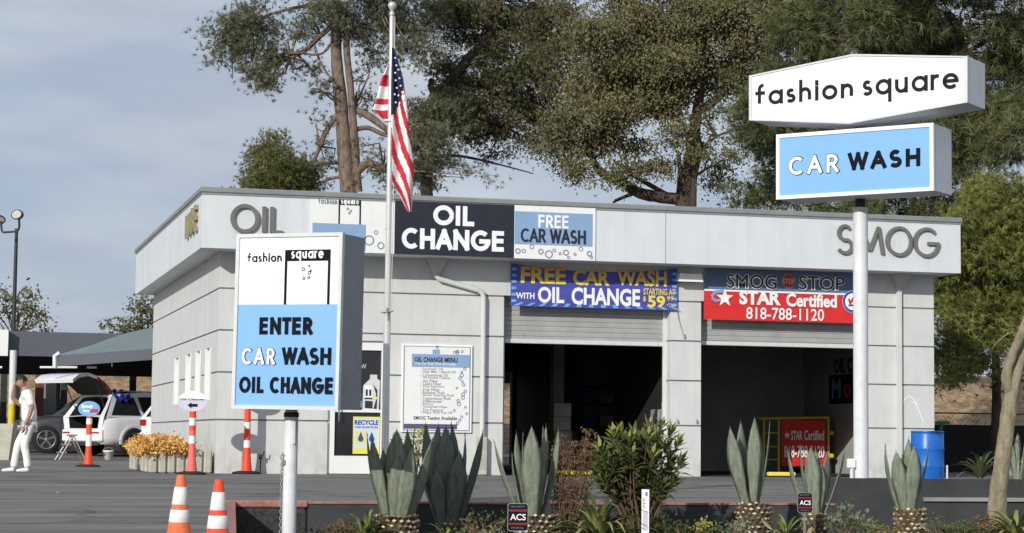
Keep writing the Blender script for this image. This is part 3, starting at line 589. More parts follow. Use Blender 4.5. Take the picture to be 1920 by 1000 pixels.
b.ribbon([(cx-.28, cz+.02), (cx-.2, cz+.12), (cx-.02, cz+.14)], .06, B2, .005, 1); b.ribbon([(cx-.28, cz+.0), (cx-.2, cz-.06), (cx-.05, cz-.04)], .05, B2, .0055, 1); b.build('star_emblem', [M['signface'], M['bcyan']], bn)
b = MB(); cx, cz = B2.hit(1599, 566); b.disc(B2, cx, cz, .23, .23, .004, 0); b.ring(B2, cx, cz, .2, .05, .007, 1); b.ribbon([(cx-.09, cz+.06), (cx-.06, cz-.04), (cx+.02, cz+.09)], .045, B2, .009, 2); b.ribbon([(cx-.1, cz-.08), (cx+.06, cz-.07)], .035, B2, .0095, 1); b.build('round_emblem', [M['signface'], M['rblue'], M['dred']], bn)

# ---------------------------------------------------------------- menu board and door posters
mb_ = thing('menu_board', 'white oil change menu board in a thin frame on the wall beside the door', 'sign', (4.2, 0, .8))
mx0, mz1 = WF.hit(753, 645); mx1, mz0 = WF.hit(883, 812)
b = MB(); b.bbox((mx0, -.05, mz0), (mx1, -.003, mz1), .008); b.build('board_frame', M['signface'], mb_)
MF = Fr((0, -.051, 0), (1, 0, 0), (0, 0, 1))
b = MB(); b.rect(MF, mx0+.035, mz0+.03, mx1-.035, mz1-.035, .001, 1); b.rect(MF, mx0+.055, mz0+.05, mx1-.055, mz1-.05, .003, 0); b.build('board_face', [M['white'], M['bubble']], mb_)
b = MB(); a = MF.hit(772, 688); c = MF.hit(878, 666); b.rect(MF, a[0], a[1], mx1-.055, c[1], .005); a = MF.hit(811, 664); c = MF.hit(825, 656); b.rect(MF, a[0], a[1], c[0], c[1], .005); b.build('blue_heading', M['pblue'], mb_)
b = MB(); txbox(b, MF, 'OIL CHANGE MENU', (777, 679), (858, 671), 0, .007, .03); txbox(b, MF, 'SMOG Testing Available', (775, 789), (857, 781.5), 0, .005, .02); a = MF.hit(817, 656); b.ring(MF, a[0]+.03, a[1]+.05, .03, .01, .005, 0, 4); b.build('heading_text', M['navy'], mb_)
b = MB(); txbox(b, MF, 'Free Car Wash With Oil Change', (779, 685.5), (855, 680.5), 0, .007, .01); b.build('subheading_text', M['signface'], mb_)
b = MB()
lines = ['Synthetic Oil', 'High Mile / Blend Oil', 'Conventional Oil', 'Oil System Cleaner', 'Air Filter', 'Cabin Filter', 'Fuel Injection', 'Fuel Filter', 'Radiator Flush', 'Power Steering Flush', 'Transmission Flush', 'Differential', 'Battery', 'Windshield Wiper', 'Tire Pressure', 'Wiper Fluid Top Off']
for i, s in enumerate(lines):
    y = 695+i*5.45; txbox(b, MF, '- '+s, (788, y), (792+len(s)*2.95, y-4.6), 0, .005, .012)
b.build('menu_text', M['greytxt'], mb_)
b = MB(); random.seed(3); bubbles(b, MF, [(random.uniform(852, 876), random.uniform(655, 662), random.uniform(2, 3.5)) for _ in range(4)]+[(random.uniform(848, 876), 692+i*6, random.uniform(1.6, 3.4)) for i in range(18)], 0, .005); b.build('bubbles', M['bubble'], mb_)
b = MB(); a = MF.hit(753, 804); c = MF.hit(857, 796); b.rect(MF, mx0+.056, a[1], c[0], c[1], .005); b.build('bottom_band', M['purple'], mb_)
DF = Fr((0, .114, 0), (1, 0, 0), (0, 0, 1))
rp = thing('recycle_poster', 'yellow and pale blue RECYCLE poster on the lower glass of the door', 'poster', (2.8, .11, .4))
a = DF.hit(661, 851); c = DF.hit(712, 782); b = MB(); b.box((a[0], .1, a[1]), (c[0], .1125, c[1])); b.build('paper', M['pblu'], rp)
DP = Fr((0, .0995, 0), (1, 0, 0), (0, 0, 1)); b = MB(); W_, H_ = c[0]-a[0], c[1]-a[1]
for q in ((0, 0, 1, .15), (0, .95, 1, 1), (0, .15, .03, .95), (.97, .15, 1, .95), (.1, .27, .48, .58)): b.rect(DP, a[0]+q[0]*W_, a[1]+q[1]*H_, a[0]+q[2]*W_, a[1]+q[3]*H_, .001)
b.build('yellow_fields', M['yelp'], rp)
b = MB(); text(b, DP, 'RECYCLE', (a[0]+.05*W_, a[1]+.78*H_), (a[0]+.95*W_, a[1]+.91*H_), 0, .003, .04); text(b, DP, 'YOUR OIL AND FILTERS', (a[0]+.06*W_, a[1]+.69*H_), (a[0]+.94*W_, a[1]+.745*H_), 0, .003, .02); b.build('lettering', M['rblue'], rp)
b = MB()
for q in (.29, .7):
    x, z = a[0]+q*W_, a[1]+.4*H_; b.sheet([(x+.055*math.cos(R_(i)), z+.055*math.sin(R_(i))) for i in range(-215, 36, 25)]+[(x, z+.14)], DP, .003)
b.build('oil_drop', M['rblue'], rp, split=True)
bp_ = thing('bottle_poster', 'cut out picture of a silver motor oil bottle stuck on the upper door glass', 'poster', (2.95, .11, 1.1))
BP = lambda px, py: DF.hit(620+px/4.35, 640+py/4.35)
DQ = Fr((0, .112, 0), (1, 0, 0), (0, 0, 1)); ol = [BP(*p) for p in ((257, 570), (390, 582), (402, 325), (378, 305), (380, 275), (322, 272), (320, 308), (265, 362))]
b = MB(); b.prism(ol, DQ, 0, .012); b.build('bottle_shape', M['sframe'], bp_)
b = MB(); b.sheet([BP(*p) for p in ((277, 545), (340, 550), (342, 490), (279, 485))], DQ, .014, 0); b.sheet([BP(*p) for p in ((346, 552), (375, 553), (380, 400), (346, 352), (368, 430), (368, 480))], DQ, .014, 0); b.sheet([BP(*p) for p in ((274, 473), (340, 475), (340, 463), (274, 461))], DQ, .014, 0)
b.sheet([BP(*p) for p in ((275, 455), (338, 457), (340, 362), (276, 360))], DQ, .014, 1); b.sheet([BP(*p) for p in ((283, 445), (330, 446), (331, 395), (284, 393))], DQ, .016, 0); b.sheet([BP(*p) for p in ((302, 445), (312, 445), (312, 395), (302, 394))], DQ, .018, 1); b.sheet([BP(*p) for p in ((343, 472), (380, 474), (380, 455), (343, 455))], DQ, .016, 2)
b.build('bottle_label', [M['dark'], M['signface'], M['yelp']], bp_)
st_ = thing('door_stickers', 'small pale stickers on the door glass left of the bottle picture', 'stickers', (2.6, .11, 1.2))
b = MB(); txbox(b, DF, 'NOW', (662, 691), (687, 683), 0, .004, .02); b.build('lettering', M['soffit'], st_); b = MB()
for q in ((663, 698, 677, 708), (663, 711, 677, 720), (662, 738, 677, 747), (663, 752, 678, 764)): p = DF.hit(q[0], q[3]); r = DF.hit(q[2], q[1]); b.rect(DF, p[0], p[1], r[0], r[1], .003, 1)
b.build('sticker', [M['soffit'], M['pblue']], st_, split=True)

# ---------------------------------------------------------------- the ENTER sign
ang = R_(-22); D1 = 22.6
ex = RH*math.cos(ang)+FH*math.sin(ang); ez = Vector((.010*ex.x, .010*ex.y, 1)).normalized(); ex = (ex-ez*ex.dot(ez)).normalized()
c = at(540, 602, D1); SF = Fr(c, ex, ez)
bl0 = SF.hit(434.5, 766.5); tr0 = SF.hit(642, 434.5); tl0 = SF.hit(445.7, 441)
X0 = (bl0[0]+tl0[0])/2; X1 = (tr0[0]+SF.hit(636.5, 767.5)[0])/2+.004; Y0 = bl0[1]; Y1 = (tr0[1]+tl0[1])/2
base = at(545, 1000, D1); es = thing('street_sign', 'tall box sign reading ENTER CAR WASH OIL CHANGE on a white post', 'sign', (base.x, base.y, -.66))
b = MB(); b.prism([(X0+.012, Y0+.012), (X1-.012, Y0+.012), (X1-.012, Y1-.012), (X0+.012, Y1-.012)], SF, -.54, -.0); b.build('sign_box', M['sside'], es)
b = MB(); e = .04
for q in ((X0, Y0, X0+e, Y1), (X1-e, Y0, X1, Y1), (X0+e, Y1-e, X1-e, Y1), (X0+e, Y0, X1-e, Y0+e)): b.prism([(q[0], q[1]), (q[2], q[1]), (q[2], q[3]), (q[0], q[3])], SF, -.035, .022)
fr_ = b.build('sign_frame', M['sframe'], es)
ym = SF.hit(540, 571)[1]
b = MB(); b.rect(SF, X0+e, ym, X1-e, Y1-e, .004, 0); b.rect(SF, X0+e, Y0+e, X1-e, ym, .004, 1); b.build('sign_face', [M['signface'], M['blue']], es)
SG = Fr(SF.pt(0, 0, .004), ex, ez)
b = MB(); logo(b, SG, [(535, 469), (620, 489), (575, 571)], .03)
stbox(b, SG, 'fashion', (464, 492), (529, 473), .0155, 0, .003, 0, 2.0)
stbox(b, SG, 'ENTER', (486, 627.5), (587, 595), .044, 0, .003, 0, 1.6); stbox(b, SG, 'WASH', (528, 684), (622, 652), .042, 0, .003, 0, 1.5); stbox(b, SG, 'OIL CHANGE', (448, 737), (625, 708), .041, 0, .003, 0, 1.5)
for px, py, r in ((569, 505, 3), (570, 522, 2.6), (580, 512, 3), (579, 521, 2.4)): x, y = SG.hit(px, py); b.ring(SG, x, y, r*.0057, .008, .003, 0, 6)
for px, py in ((580, 499), (583, 508)): x, y = SG.hit(px, py); b.rect(SG, x-.016, y-.004, x+.016, y+.004, .003); b.rect(SG, x-.004, y-.016, x+.004, y+.016, .0035)
stbox(b, SG, 'CAR', (453, 684.5), (518, 652.5), .042, 0, .003, 0, 1.7)
b.build('lettering', M['black'], es)
b = MB(); stbox(b, SG, 'square', (546, 492), (608, 470.5), .019, 0, .006, 0, 1.9); stbox(b, SG, 'CAR', (454, 683.6), (517, 653.4), .030, 0, .012, 0, 2.38); b.build('white_lettering', M['signface'], es)
pc = SF.pt((X0+X1)/2+.0, 0, -.27); pb = at(545, 1000, (pc-CAM).dot(FW)); off = at(545, 800, (pb-CAM).dot(FW)); px_, py_ = off.x, off.y
tz = SF.pt(0, Y0, 0).z
b = MB(); b.tube([(px_, py_, -.72), (px_+.006, py_, tz-.06), (px_+.006, py_, tz+.1)], [.078, .076, .05], 20); b.build('post', M['pole'], es)
b = MB(); b.lathe((px_+.006, py_, tz-.075), [(.0, 0), (.082, 0), (.082, .05), (0, .05)], 16); b.build('post_collar', M['dark'], es)
lf = -RH
q = Vector((px_, py_, 0))+lf*.04-FH*.066
b = MB(); b.box((-.012, -.012, 0), (.012, .012, .24), 0, Matrix.Translation(Vector((px_, py_, tz-.36))-FH*.082+RH*.045)); b.build('conduit', M['pole'], es)
ch = thing('chain', 'rusty chain hanging down the left side of the white sign post', 'chain', (q.x, q.y, -.66))
b = MB(); z = .50; k = 0
q = Vector((px_, py_, 0))+lf*.082-FH*.03
b.ring(Fr(q+Vector((0, 0, .47)), RH, (0, 0, 1)), 0.01, 0, .03, .016, 0, 0, 10)
while z > -.6:
    a_ = RH if k % 2 else FH; path = [q+a_*(.014*math.cos(R_(i)))+Vector((0, 0, z+.024*math.sin(R_(i)))) for i in range(0, 361, 45)]; b.tube(path, .0055, 5, caps=False); z -= .036; k += 1
b.build('chain_links', M['galv'], ch)
b = MB(); b.bbox((-.028, -.014, -.035), (.028, .014, .02), .006, 0, Matrix.Translation(q+Vector((.02, -.03, .42)))); b.tube([q+Vector((.0, -.03, .44)), q+Vector((0, -.03, .485)), q+Vector((.02, -.03, .495)), q+Vector((.04, -.03, .485)), q+Vector((.04, -.03, .44))], .006, 6); b.build('padlock', M['galv'], ch)

# ---------------------------------------------------------------- the tall double sign
ang = R_(-33); D2_ = 29.5
ex = RH*math.cos(ang)+FH*math.sin(ang); c = at(1603, 300, D2_); TF = Fr(c, ex, (0, 0, 1))
pl = c + TF.n*-.33; gx = at(1614, 700, (pl-CAM).dot(FW)); ts = thing('pylon_sign', 'tall white pole carrying a white fashion square box above a sky blue CAR WASH box', 'sign', (gx.x, gx.y, 0))
b = MB(); b.tube([(gx.x, gx.y, -.02), (gx.x, gx.y, 4.0)], .104, 24); b.build('pole', M['pole'], ts)
b = MB(); b.tube([(gx.x, gx.y, 3.99), (gx.x, gx.y, 5.4)], .075, 16); b.build('inner_pole', M['dark'], ts)
a0 = TF.hit(1457, 374); a1 = TF.hit(1750, 231.5); X0, Y0, X1, Y1 = a0[0], a0[1], a1[0], a1[1]
b = MB(); b.prism([(X0, Y0), (X1, Y0), (X1, Y1), (X0, Y1)], TF, -.66, -.0); cw = b.build('lower_sign_box', M['sside2'], ts)
b = MB(); e = .04
for q in ((X0, Y0, X0+e, Y1), (X1-e, Y0, X1, Y1), (X0+e, Y1-e, X1-e, Y1), (X0+e, Y0, X1-e, Y0+e)): b.prism([(q[0]-.006, q[1]-.006), (q[2]+.006, q[1]-.006), (q[2]+.006, q[3]+.006), (q[0]-.006, q[3]+.006)], TF, -.03, .02)
b.build('sign_frame', M['signface'], cw)
b = MB(); b.rect(TF, X0+e, Y0+e, X1-e, Y1-e, .005, 0); b.build('sign_face', M['blue'], cw)
b = MB(); stbox(b, TF, 'WASH', (1590, 320.5), (1726, 277.5), .06, 0, .008, 0, 2.1); stbox(b, TF, 'CAR', (1479, 330.5), (1574, 287.5), .064, 0, .008, 0, 2.1); b.build('lettering', M['black'], cw)
b = MB(); stbox(b, TF, 'CAR', (1480.2, 329.2), (1572.8, 289), .046, 0, .02, 0, 2.92); b.build('white_lettering', M['signface'], cw)
hx = [TF.hit(*p) for p in ((1406, 226), (1593, 232.5), (1814, 192.5), (1814, 106), (1600, 102), (1406, 142.5))]
b = MB(); b.prism(hx, TF, -.66, 0); us = b.build('upper_sign_box', M['sside2'], ts)
cxh = sum(p[0] for p in hx)/6; cyh = sum(p[1] for p in hx)/6
sh = lambda k: [(cxh+(p[0]-cxh)*k, cyh+(p[1]-cyh)*(k-.03*(1 if k < 1 else 0))) for p in hx]
b = MB(); o_, i_ = sh(1.004), sh(.978)
for k in range(6): b.prism([o_[k], o_[(k+1) % 6], i_[(k+1) % 6], i_[k]], TF, -.03, .018)
b.build('sign_frame', M['sframe'], us)
b = MB(); b.sheet(i_, TF, .004); b.build('sign_face', M['signface'], us)
b = MB(); stbox(b, TF, 'fashion', (1416.5, 199), (1600, 141), .05, 0, .008, 0, 2.25); stbox(b, TF, 'square', (1617, 195.5), (1798, 135.5), .05, 0, .008, 0, 2.2)
b.build('lettering', mat('lettering_grey', (.022, .022, .025), .8, spec=.1), us)
# electrical box at its foot
g = at(1596, 897, (gx-CAM).dot(FW)-.2); cb = thing('outlet_post', 'small white outlet box on a stub beside the foot of the tall pole', 'outlet', (g.x, g.y, 0))
b = MB(); b.bbox((g.x-.055, g.y-.04, g.z+.14), (g.x+.055, g.y+.04, g.z+.27), .01); b.build('outlet_box', M['signface'], cb)
b = MB(); b.tube([(g.x+.01, g.y, -.02), (g.x+.01, g.y, g.z+.139)], .028, 10); b.build('conduit', M['pole'], cb)

# ---------------------------------------------------------------- flagpole and flag
D3 = 25.4; fp = at(722, 850, D3); top = at(733, 10, D3)
fpz = top.z
fl = thing('flagpole', 'slim pale metal flagpole standing in the planter left of the menu board', 'flagpole', (fp.x, fp.y, -.64))
zj = at(725, 580, D3).z
b = MB(); b.tube([(fp.x, fp.y, -.66), (fp.x, fp.y, zj), (fp.x, fp.y, zj+.004), (fp.x, fp.y, fpz)], [.046, .043, .037, .029], 16); b.build('pole', M['metalw'], fl)
b = MB(); b.lathe((fp.x, fp.y, fpz), [(.02, -.05), (.032, -.045), (.032, .0), (.014, .012), (.02, .025), (.044, .06), (.05, .085), (.044, .112), (.02, .13), (0, .135)], 16); b.build('finial_ball', M['metalw'], fl)
b = MB(); zc = at(727, 585, D3).z; b.tube([Vector((fp.x, fp.y, zc))-RH*.075-FH*.03, Vector((fp.x, fp.y, zc+.02))+RH*.075-FH*.05], .014, 6); b.tube([Vector((fp.x, fp.y, zc-.09))-FH*.05+RH*.02, Vector((fp.x, fp.y, zc+.05))-FH*.06], .012, 6); b.build('cleat', M['galv'], fl)
b = MB(); b.tube([Vector((fp.x, fp.y, zc))+RH*.05-FH*.03, Vector((fp.x, fp.y, (zc+fpz)/2))+RH*.054-FH*.02, Vector((fp.x, fp.y, fpz-.05))+RH*.035], .005, 4); b.build('halyard', M['metalw'], fl)
b = MB(); zc = at(727, 219, D3).z; b.tube([Vector((fp.x, fp.y, zc))-RH*.07-FH*.02, Vector((fp.x, fp.y, zc))+RH*.05-FH*.03], .022, 8); b.build('clip', M['metalw'], fl)
fg = MB(); VF = Fr((fp.x, fp.y, 0), RH, (0, 0, 1)); FP_ = lambda px, py: VF.hit(px, py)
flag = thing('flag', 'American flag hanging limp against the flagpole, stars and red and white stripes', 'flag', (fp.x, fp.y, at(740, 398, D3).z))
# right hand drop: v runs across the stripes, u along them, hanging from the hoist
def quadgrid(fr, A, Bc, nu, nv, dep, col):
    P = [[None]*(nv+1) for _ in range(nu+1)]
    for i in range(nu+1):
        for j in range(nv+1):
            u, v = i/nu, j/nv; x, y = A(u, v); P[i][j] = fr.pt(x, y, dep(u, v))
    for i in range(nu):
        for j in range(nv): Bc.add([P[i][j], P[i+1][j], P[i+1][j+1], P[i][j+1]], [(0, 1, 2, 3)], col((i+.5)/nu, (j+.5)/nv), True)
topL, topR = FP_(737, 92), FP_(744, 100); midL, midR = FP_(735, 215), FP_(764, 190); lowL, lowR = FP_(740, 352), FP_(777, 318); tip = FP_(769, 398)
def Rg(u, v):                                       # u down the drop, v from the pole outwards
    Lp = [FP_(735, 90), FP_(734, 160), FP_(734, 230), FP_(735, 300), FP_(736, 340), FP_(764, 398)]
    Rp = [FP_(740, 92), FP_(757, 150), FP_(765, 215), FP_(770, 270), FP_(777, 322), FP_(772, 398)]
    t = u*5; k = min(4, int(t)); f = t-k; a = (Lp[k][0]+(Lp[k+1][0]-Lp[k][0])*f, Lp[k][1]+(Lp[k+1][1]-Lp[k][1])*f); c = (Rp[k][0]+(Rp[k+1][0]-Rp[k][0])*f, Rp[k][1]+(Rp[k+1][1]-Rp[k][1])*f)
    return a[0]+(c[0]-a[0])*v, a[1]+(c[1]-a[1])*v
def Rcol(u, v):
    if u < .24+.16*(1-v) and u < .375: return 2
    s = (u*1.9-v*1.15)*3.7; return 0 if int(math.floor(s)) % 2 else 1
dep = lambda u, v: .03+.045*math.sin(v*7.5+u*3.0)*min(1, u*4+.15)+.02*math.sin(u*9)
quadgrid(VF, Rg, fg, 60, 28, dep, Rcol)
def Lg(u, v):
    Lp = [FP_(726, 122), FP_(714, 150), FP_(706, 185), FP_(699, 205), FP_(716, 222)]; Rp = [FP_(731, 118), FP_(731, 150), FP_(731, 185), FP_(731, 205), FP_(730, 226)]
    t = u*4; k = min(3, int(t)); f = t-k; a = (Lp[k][0]+(Lp[k+1][0]-Lp[k][0])*f, Lp[k][1]+(Lp[k+1][1]-Lp[k][1])*f); c = (Rp[k][0]+(Rp[k+1][0]-Rp[k][0])*f, Rp[k][1]+(Rp[k+1][1]-Rp[k][1])*f)
    return a[0]+(c[0]-a[0])*v, a[1]+(c[1]-a[1])*v
quadgrid(VF, Lg, fg, 30, 14, lambda u, v: -.02+.03*math.sin(v*6+u*2), lambda u, v: (1 if u < .18 else 0 if u < .33 else 1 if u < .5 else 0 if u < .64 else 1 if u < .78 else 0))
for k, (px, py) in enumerate([(742, 112), (744, 126), (742, 140), (748, 134), (743, 154), (750, 150), (745, 168), (752, 164), (741, 180), (748, 182), (755, 176), (743, 195), (750, 196), (756, 188)]):
    x, y = VF.hit(px, py); r = .016; vs = [VF.pt(x+(r if i % 2 == 0 else r*.45)*math.sin(R_(36*i)), y+(r if i % 2 == 0 else r*.45)*math.cos(R_(36*i)), .12) for i in range(10)]; fg.add(vs, [tuple(range(10))], 1)
fg.build('flag_cloth', [M['fred'], M['fwhite'], M['fblue']], flag)

# ---------------------------------------------------------------- cones and delineators
def cone(px, py, d, label, dirty, tilt=0):
    p = at(px, py, d); H = .72; z0 = p.z-H; t = thing('traffic_cone', label, 'traffic cone', (p.x, p.y, z0), 'traffic cones on the driveway')
    org = M['orange2'] if dirty else M['orange']; rr = lambda z: .035+(.135-.035)*(1-z/H)
    Mx = Matrix.Translation((p.x, p.y, z0)) @ Matrix.Rotation(tilt, 4, 'Y') @ Matrix.Translation((-p.x, -p.y, -z0))
    def seg(z0_, z1_, g=0): return [(rr(z0_)+g, z0_), (rr(z1_)+g, z1_)]
    c = Vector((p.x, p.y, z0)); b = MB(); b.lathe(c, [(.14, .035)]+seg(.04, H-.012)+[(rr(H)-.006, H), (rr(H)-.016, H), (.02, H-.06)], 28); b.v = [tuple(Mx @ Vector(v)) for v in b.v]; b.build('cone_body', org, t)
    for a, e in ((H-.255, H-.11), (H-.408, H-.306)):
        b = MB(); b.lathe(c, [(rr(a)+.0005, a-.003)]+seg(a, e, .003)+[(rr(e)+.0005, e+.003)], 28); b.v = [tuple(Mx @ Vector(v)) for v in b.v]; b.build('reflective_collar', M['refl'], t)
    b = MB(); b.bbox((p.x-.18, p.y-.18, z0), (p.x+.18, p.y+.18, z0+.036), .012); b.build('cone_base', M['rubber'] if dirty else org, t)
cone(337.5, 890, 18.4, 'faded dirty orange traffic cone with two grey white bands, the left one in front', True, R_(.8))
cone(410.5, 899, 17.9, 'bright clean orange traffic cone with two white bands beside the kerb end', False)
def delineator(px, py, d, toppy, label, cols, ell=None, z=None):
    z0 = gz(onZ(px, py, 0).y) if z is None else z; p = onZ(px, py-1, z0); zt = CAM.z+(at(px, toppy, (p-CAM).dot(FW)).z-CAM.z); H = zt-z0
    t = thing('delineator_post', label, 'delineator post', (p.x, p.y, z0), 'striped delineator posts')
    c = Vector((p.x, p.y, z0)); n = len(cols)
    for i, (f0, f1, m) in enumerate(cols):
        rr = lambda f: .105-.045*min(1, f/.35)
        st = [(rr(f0+(f1-f0)*k/4)+(.003 if m == 'refl' else 0), H*(f0+(f1-f0)*k/4)) for k in range(5)]
        b = MB(); b.lathe(c, st, 18); b.build('reflective_band' if m == 'refl' else 'post_tube', M[m], t)
    b = MB(); b.lathe(c, [(.20, 0), (.27, .0), (.27, .03), (.2, .05), (.13, .06), (.1, .06)], 8); b.build('rubber_base', M['rubber'], t)
    return t, p, zt
cols = [(.04, .3, 'pink'), (.3, .46, 'pink'), (.46, .59, 'refl'), (.59, .76, 'orange2'), (.76, .88, 'refl'), (.88, 1, 'orange')]
def oval(nm, label, p, zc, w_, h_, yaw): 
    t = thing(nm, label, 'sign', (p.x, p.y, zc-h_)); e = Vector((math.cos(yaw), math.sin(yaw), 0)); return t, Fr(Vector((p.x, p.y, zc))-FH*.06, e, (0, 0, 1))
yawc = math.atan2(RH.y, RH.x)
t, p, zt = delineator(165, 877, 0, 778, 'orange and white striped post below the sky blue oval sign near the man', [(.04, .4, 'orange'), (.4, .62, 'refl'), (.62, .82, 'orange'), (.82, .93, 'refl'), (.93, 1, 'orange')])
s, fr = oval('oval_sign', 'sky blue oval sign with a pink and white logo on the post near the man', p, zt+.13, .235, .165, yawc)
b = MB(); b.prism([(.235*math.cos(R_(i)), .165*math.sin(R_(i))) for i in range(0, 360, 12)], fr, -.02, 0); b.build('sign_plate', M['bcyan'], s)
b = MB(); text(b, fr, 'Speedy', (-.17, .0), (.09, .09), 1, .006, .05, .2); text(b, fr, 'Entry', (-.13, -.09), (.02, -.015), 1, .006, .05, .2); b.sheet([(.0, -.05), (.06, -.02), (.06, -.0), (.2, -.0), (.2, -.08), (.06, -.08), (.06, -.1)], fr, .004, 0); b.build('logo', [M['dred'], M['signface']], s)
b = MB(); b.tube([p+Vector((0, 0, zt-.05-p.z)), p+Vector((0, 0, zt+.02-p.z))], .03, 8); b.build('sign_stem', M['orange'], s)
t, p, zt = delineator(359, 891, 0, 769, 'pink and white striped post below the lavender oval arrow sign by the flower planter', [(.04, .2, 'pink'), (.2, .48, 'pink'), (.48, .60, 'refl'), (.60, .68, 'pink'), (.68, .76, 'orange'), (.76, .88, 'refl'), (.88, 1, 'orange')])
s, fr = oval('oval_sign', 'lavender and white oval sign with a black arrow pointing left by the flower planter', p, zt+.16, .27, .185, yawc)
b = MB(); b.prism([(.27*math.cos(R_(i)), .185*math.sin(R_(i))) for i in range(0, 360, 12)], fr, -.02, 0); b.build('sign_plate', M['lav'], s)
b = MB(); b.sheet([(.262*math.cos(R_(i)), .18*math.sin(R_(i))) for i in range(12, 169, 12)], fr, .003); b.build('white_half', M['signface'], s)
b = MB(); text(b, fr, 'Oil Change', (-.23, .005), (.2, .055), 1, .006, .02, .2); b.sheet([(-.09, -.075), (-.02, -.02), (-.02, -.05), (.09, -.05), (.09, -.1), (-.02, -.1), (-.02, -.13)], fr, .006, 0); b.build('arrow_and_lettering', [M['black'], M['purple']], s)
b = MB(); b.tube([p+Vector((0, 0, zt-.05-p.z)), p+Vector((0, 0, zt+.02-p.z))], .03, 8); b.build('sign_stem', M['orange'], s)
t, p, zt = delineator(462, 890, 0, 752, 'orange and white striped post against the front wall, its top behind the ENTER sign', [(.04, .12, 'orange'), (.12, .36, 'orange'), (.36, .46, 'refl'), (.46, .62, 'orange'), (.62, .71, 'refl'), (.71, 1, 'orange')])
s, fr = oval('oval_sign', 'oval sign whose shadow falls on the front wall, hidden behind the ENTER sign', p, zt+.16, .27, .185, yawc)
b = MB(); b.prism([(.27*math.cos(R_(i)), .185*math.sin(R_(i))) for i in range(0, 360, 12)], fr, -.02, 0); b.build('sign_plate', M['lav'], s)
b = MB(); b.tube([p+Vector((0, 0, zt-.05-p.z)), p+Vector((0, 0, zt+.02-p.z))], .03, 8); b.build('sign_stem', M['orange'], s)
# hose bib pipe by the wall
q = onY(488, 888, -.12); hp = thing('hose_pipe', 'short dark standpipe with a tap by the foot of the front wall', 'pipe', (q.x, q.y, 0))
b = MB(); b.tube([(q.x, q.y, 0), (q.x, q.y, .3)], .012, 8); b.build('pipe', M['dark'], hp); b = MB(); b.lathe((q.x, q.y, .28), [(.0, 0), (.035, .0), (.04, .06), (.02, .09), (0, .09)], 10); b.tube([(q.x, q.y, .33), (q.x+.05, q.y-.03, .36), (q.x+.055, q.y-.03, .43)], .012, 6); b.build('tap', M['dark'], hp)

# ---------------------------------------------------------------- foliage tools
def mesh_np(name, V, Fc, mi, mats, parent=None):
    me = bpy.data.meshes.new(name); o = bpy.data.objects.new(name, me); COL.objects.link(o)
    if parent: o.parent = parent; q = wpos(parent); V = V-np.array([q.x, q.y, q.z])
    k = Fc.shape[1]; me.vertices.add(len(V)); me.vertices.foreach_set('co', V.astype(np.float32).ravel())
    me.loops.add(Fc.size); me.loops.foreach_set('vertex_index', Fc.astype(np.int32).ravel())
    me.polygons.add(len(Fc)); me.polygons.foreach_set('loop_start', np.arange(0, Fc.size, k, dtype=np.int32))
    me.polygons.foreach_set('material_index', mi.astype(np.int32))
    for m in mats: me.materials.append(m)
    me.update(calc_edges=True); return o
def unit(a): return a/np.maximum(1e-9, np.linalg.norm(a, axis=1, keepdims=True))
def cluster_pts(clumps, dens, sub, sr):
    P = []; Mi = []; Cn = []
    for c, r, k in clumps:
        c = np.array(c); r = np.array(r); n = max(3, int(sub*k*r[0]*r[1]*r[2]/max(.2, r.mean())))
        d = unit(RNG.normal(size=(n, 3))); rad = RNG.random((n, 1))**.42; sc = c+d*rad*r
        for q in sc:
            m = max(4, int(dens*RNG.uniform(.5, 1.5))); s = sr*RNG.uniform(.6, 1.35)
            P.append(q+RNG.normal(size=(m, 3))*s*np.array([1, 1, .6])); Mi.append(np.full(m, 0 if RNG.random() < .62 else 1)); Cn.append(np.tile(unit((q-c).reshape(1, 3)+np.array([[0, 0, .02]])), (m, 1)))
    return np.vstack(P), np.concatenate(Mi), np.vstack(Cn)
def leafcloud(name, parent, clumps, mats, dens=26, sub=9, sr=.3, l=.17, wd=.08, droop=0):
    P, Mi, Cn = cluster_pts(clumps, dens, sub, sr); n = len(P)
    a = unit(RNG.normal(size=(n, 3))+np.array([0, 0, -droop])); b = unit(np.cross(a, RNG.normal(size=(n, 3)))); s = RNG.uniform(.6, 1.3, (n, 1))
    V = np.stack([P-a*l/2*s, P+b*wd/2*s, P+a*l/2*s, P-b*wd/2*s], 1).reshape(-1, 3)
    return mesh_np(name, V, np.arange(4*n).reshape(n, 4), Mi, mats, parent)
def needlecloud(name, parent, clumps, mats, dens=9, sub=9, sr=.3, l=.24, wd=.03, k=7, up=.3, out=.6):
    P, Mi, Cn = cluster_pts(clumps, dens, sub, sr); n = len(P)
    m = unit(Cn*out+RNG.normal(size=(n, 3))*.6+np.array([0, 0, up])); m = np.repeat(m, k, 0); P = np.repeat(P, k, 0); Mi = np.repeat(Mi, k)
    a = unit(m+RNG.normal(size=m.shape)*.55); b = unit(np.cross(a, RNG.normal(size=a.shape)))
    V = np.stack([P-b*wd/2, P+b*wd/2, P+a*l*RNG.uniform(.7, 1.2, (len(P), 1))], 1).reshape(-1, 3)
    return mesh_np(name, V, np.arange(3*len(P)).reshape(-1, 3), Mi, mats, parent)
def pxclumps(lst, d, dd=1.2, depth=.9):
    out = []
    for q in lst:
        px, py, rx, ry = q[:4]; k = q[4] if len(q) > 4 else 1; D = d+RNG.uniform(-dd, dd); s = D/F
        out.append((tuple(at(px, py, D)), (rx*s, max(rx, ry)*s*depth, ry*s), k))
    return out
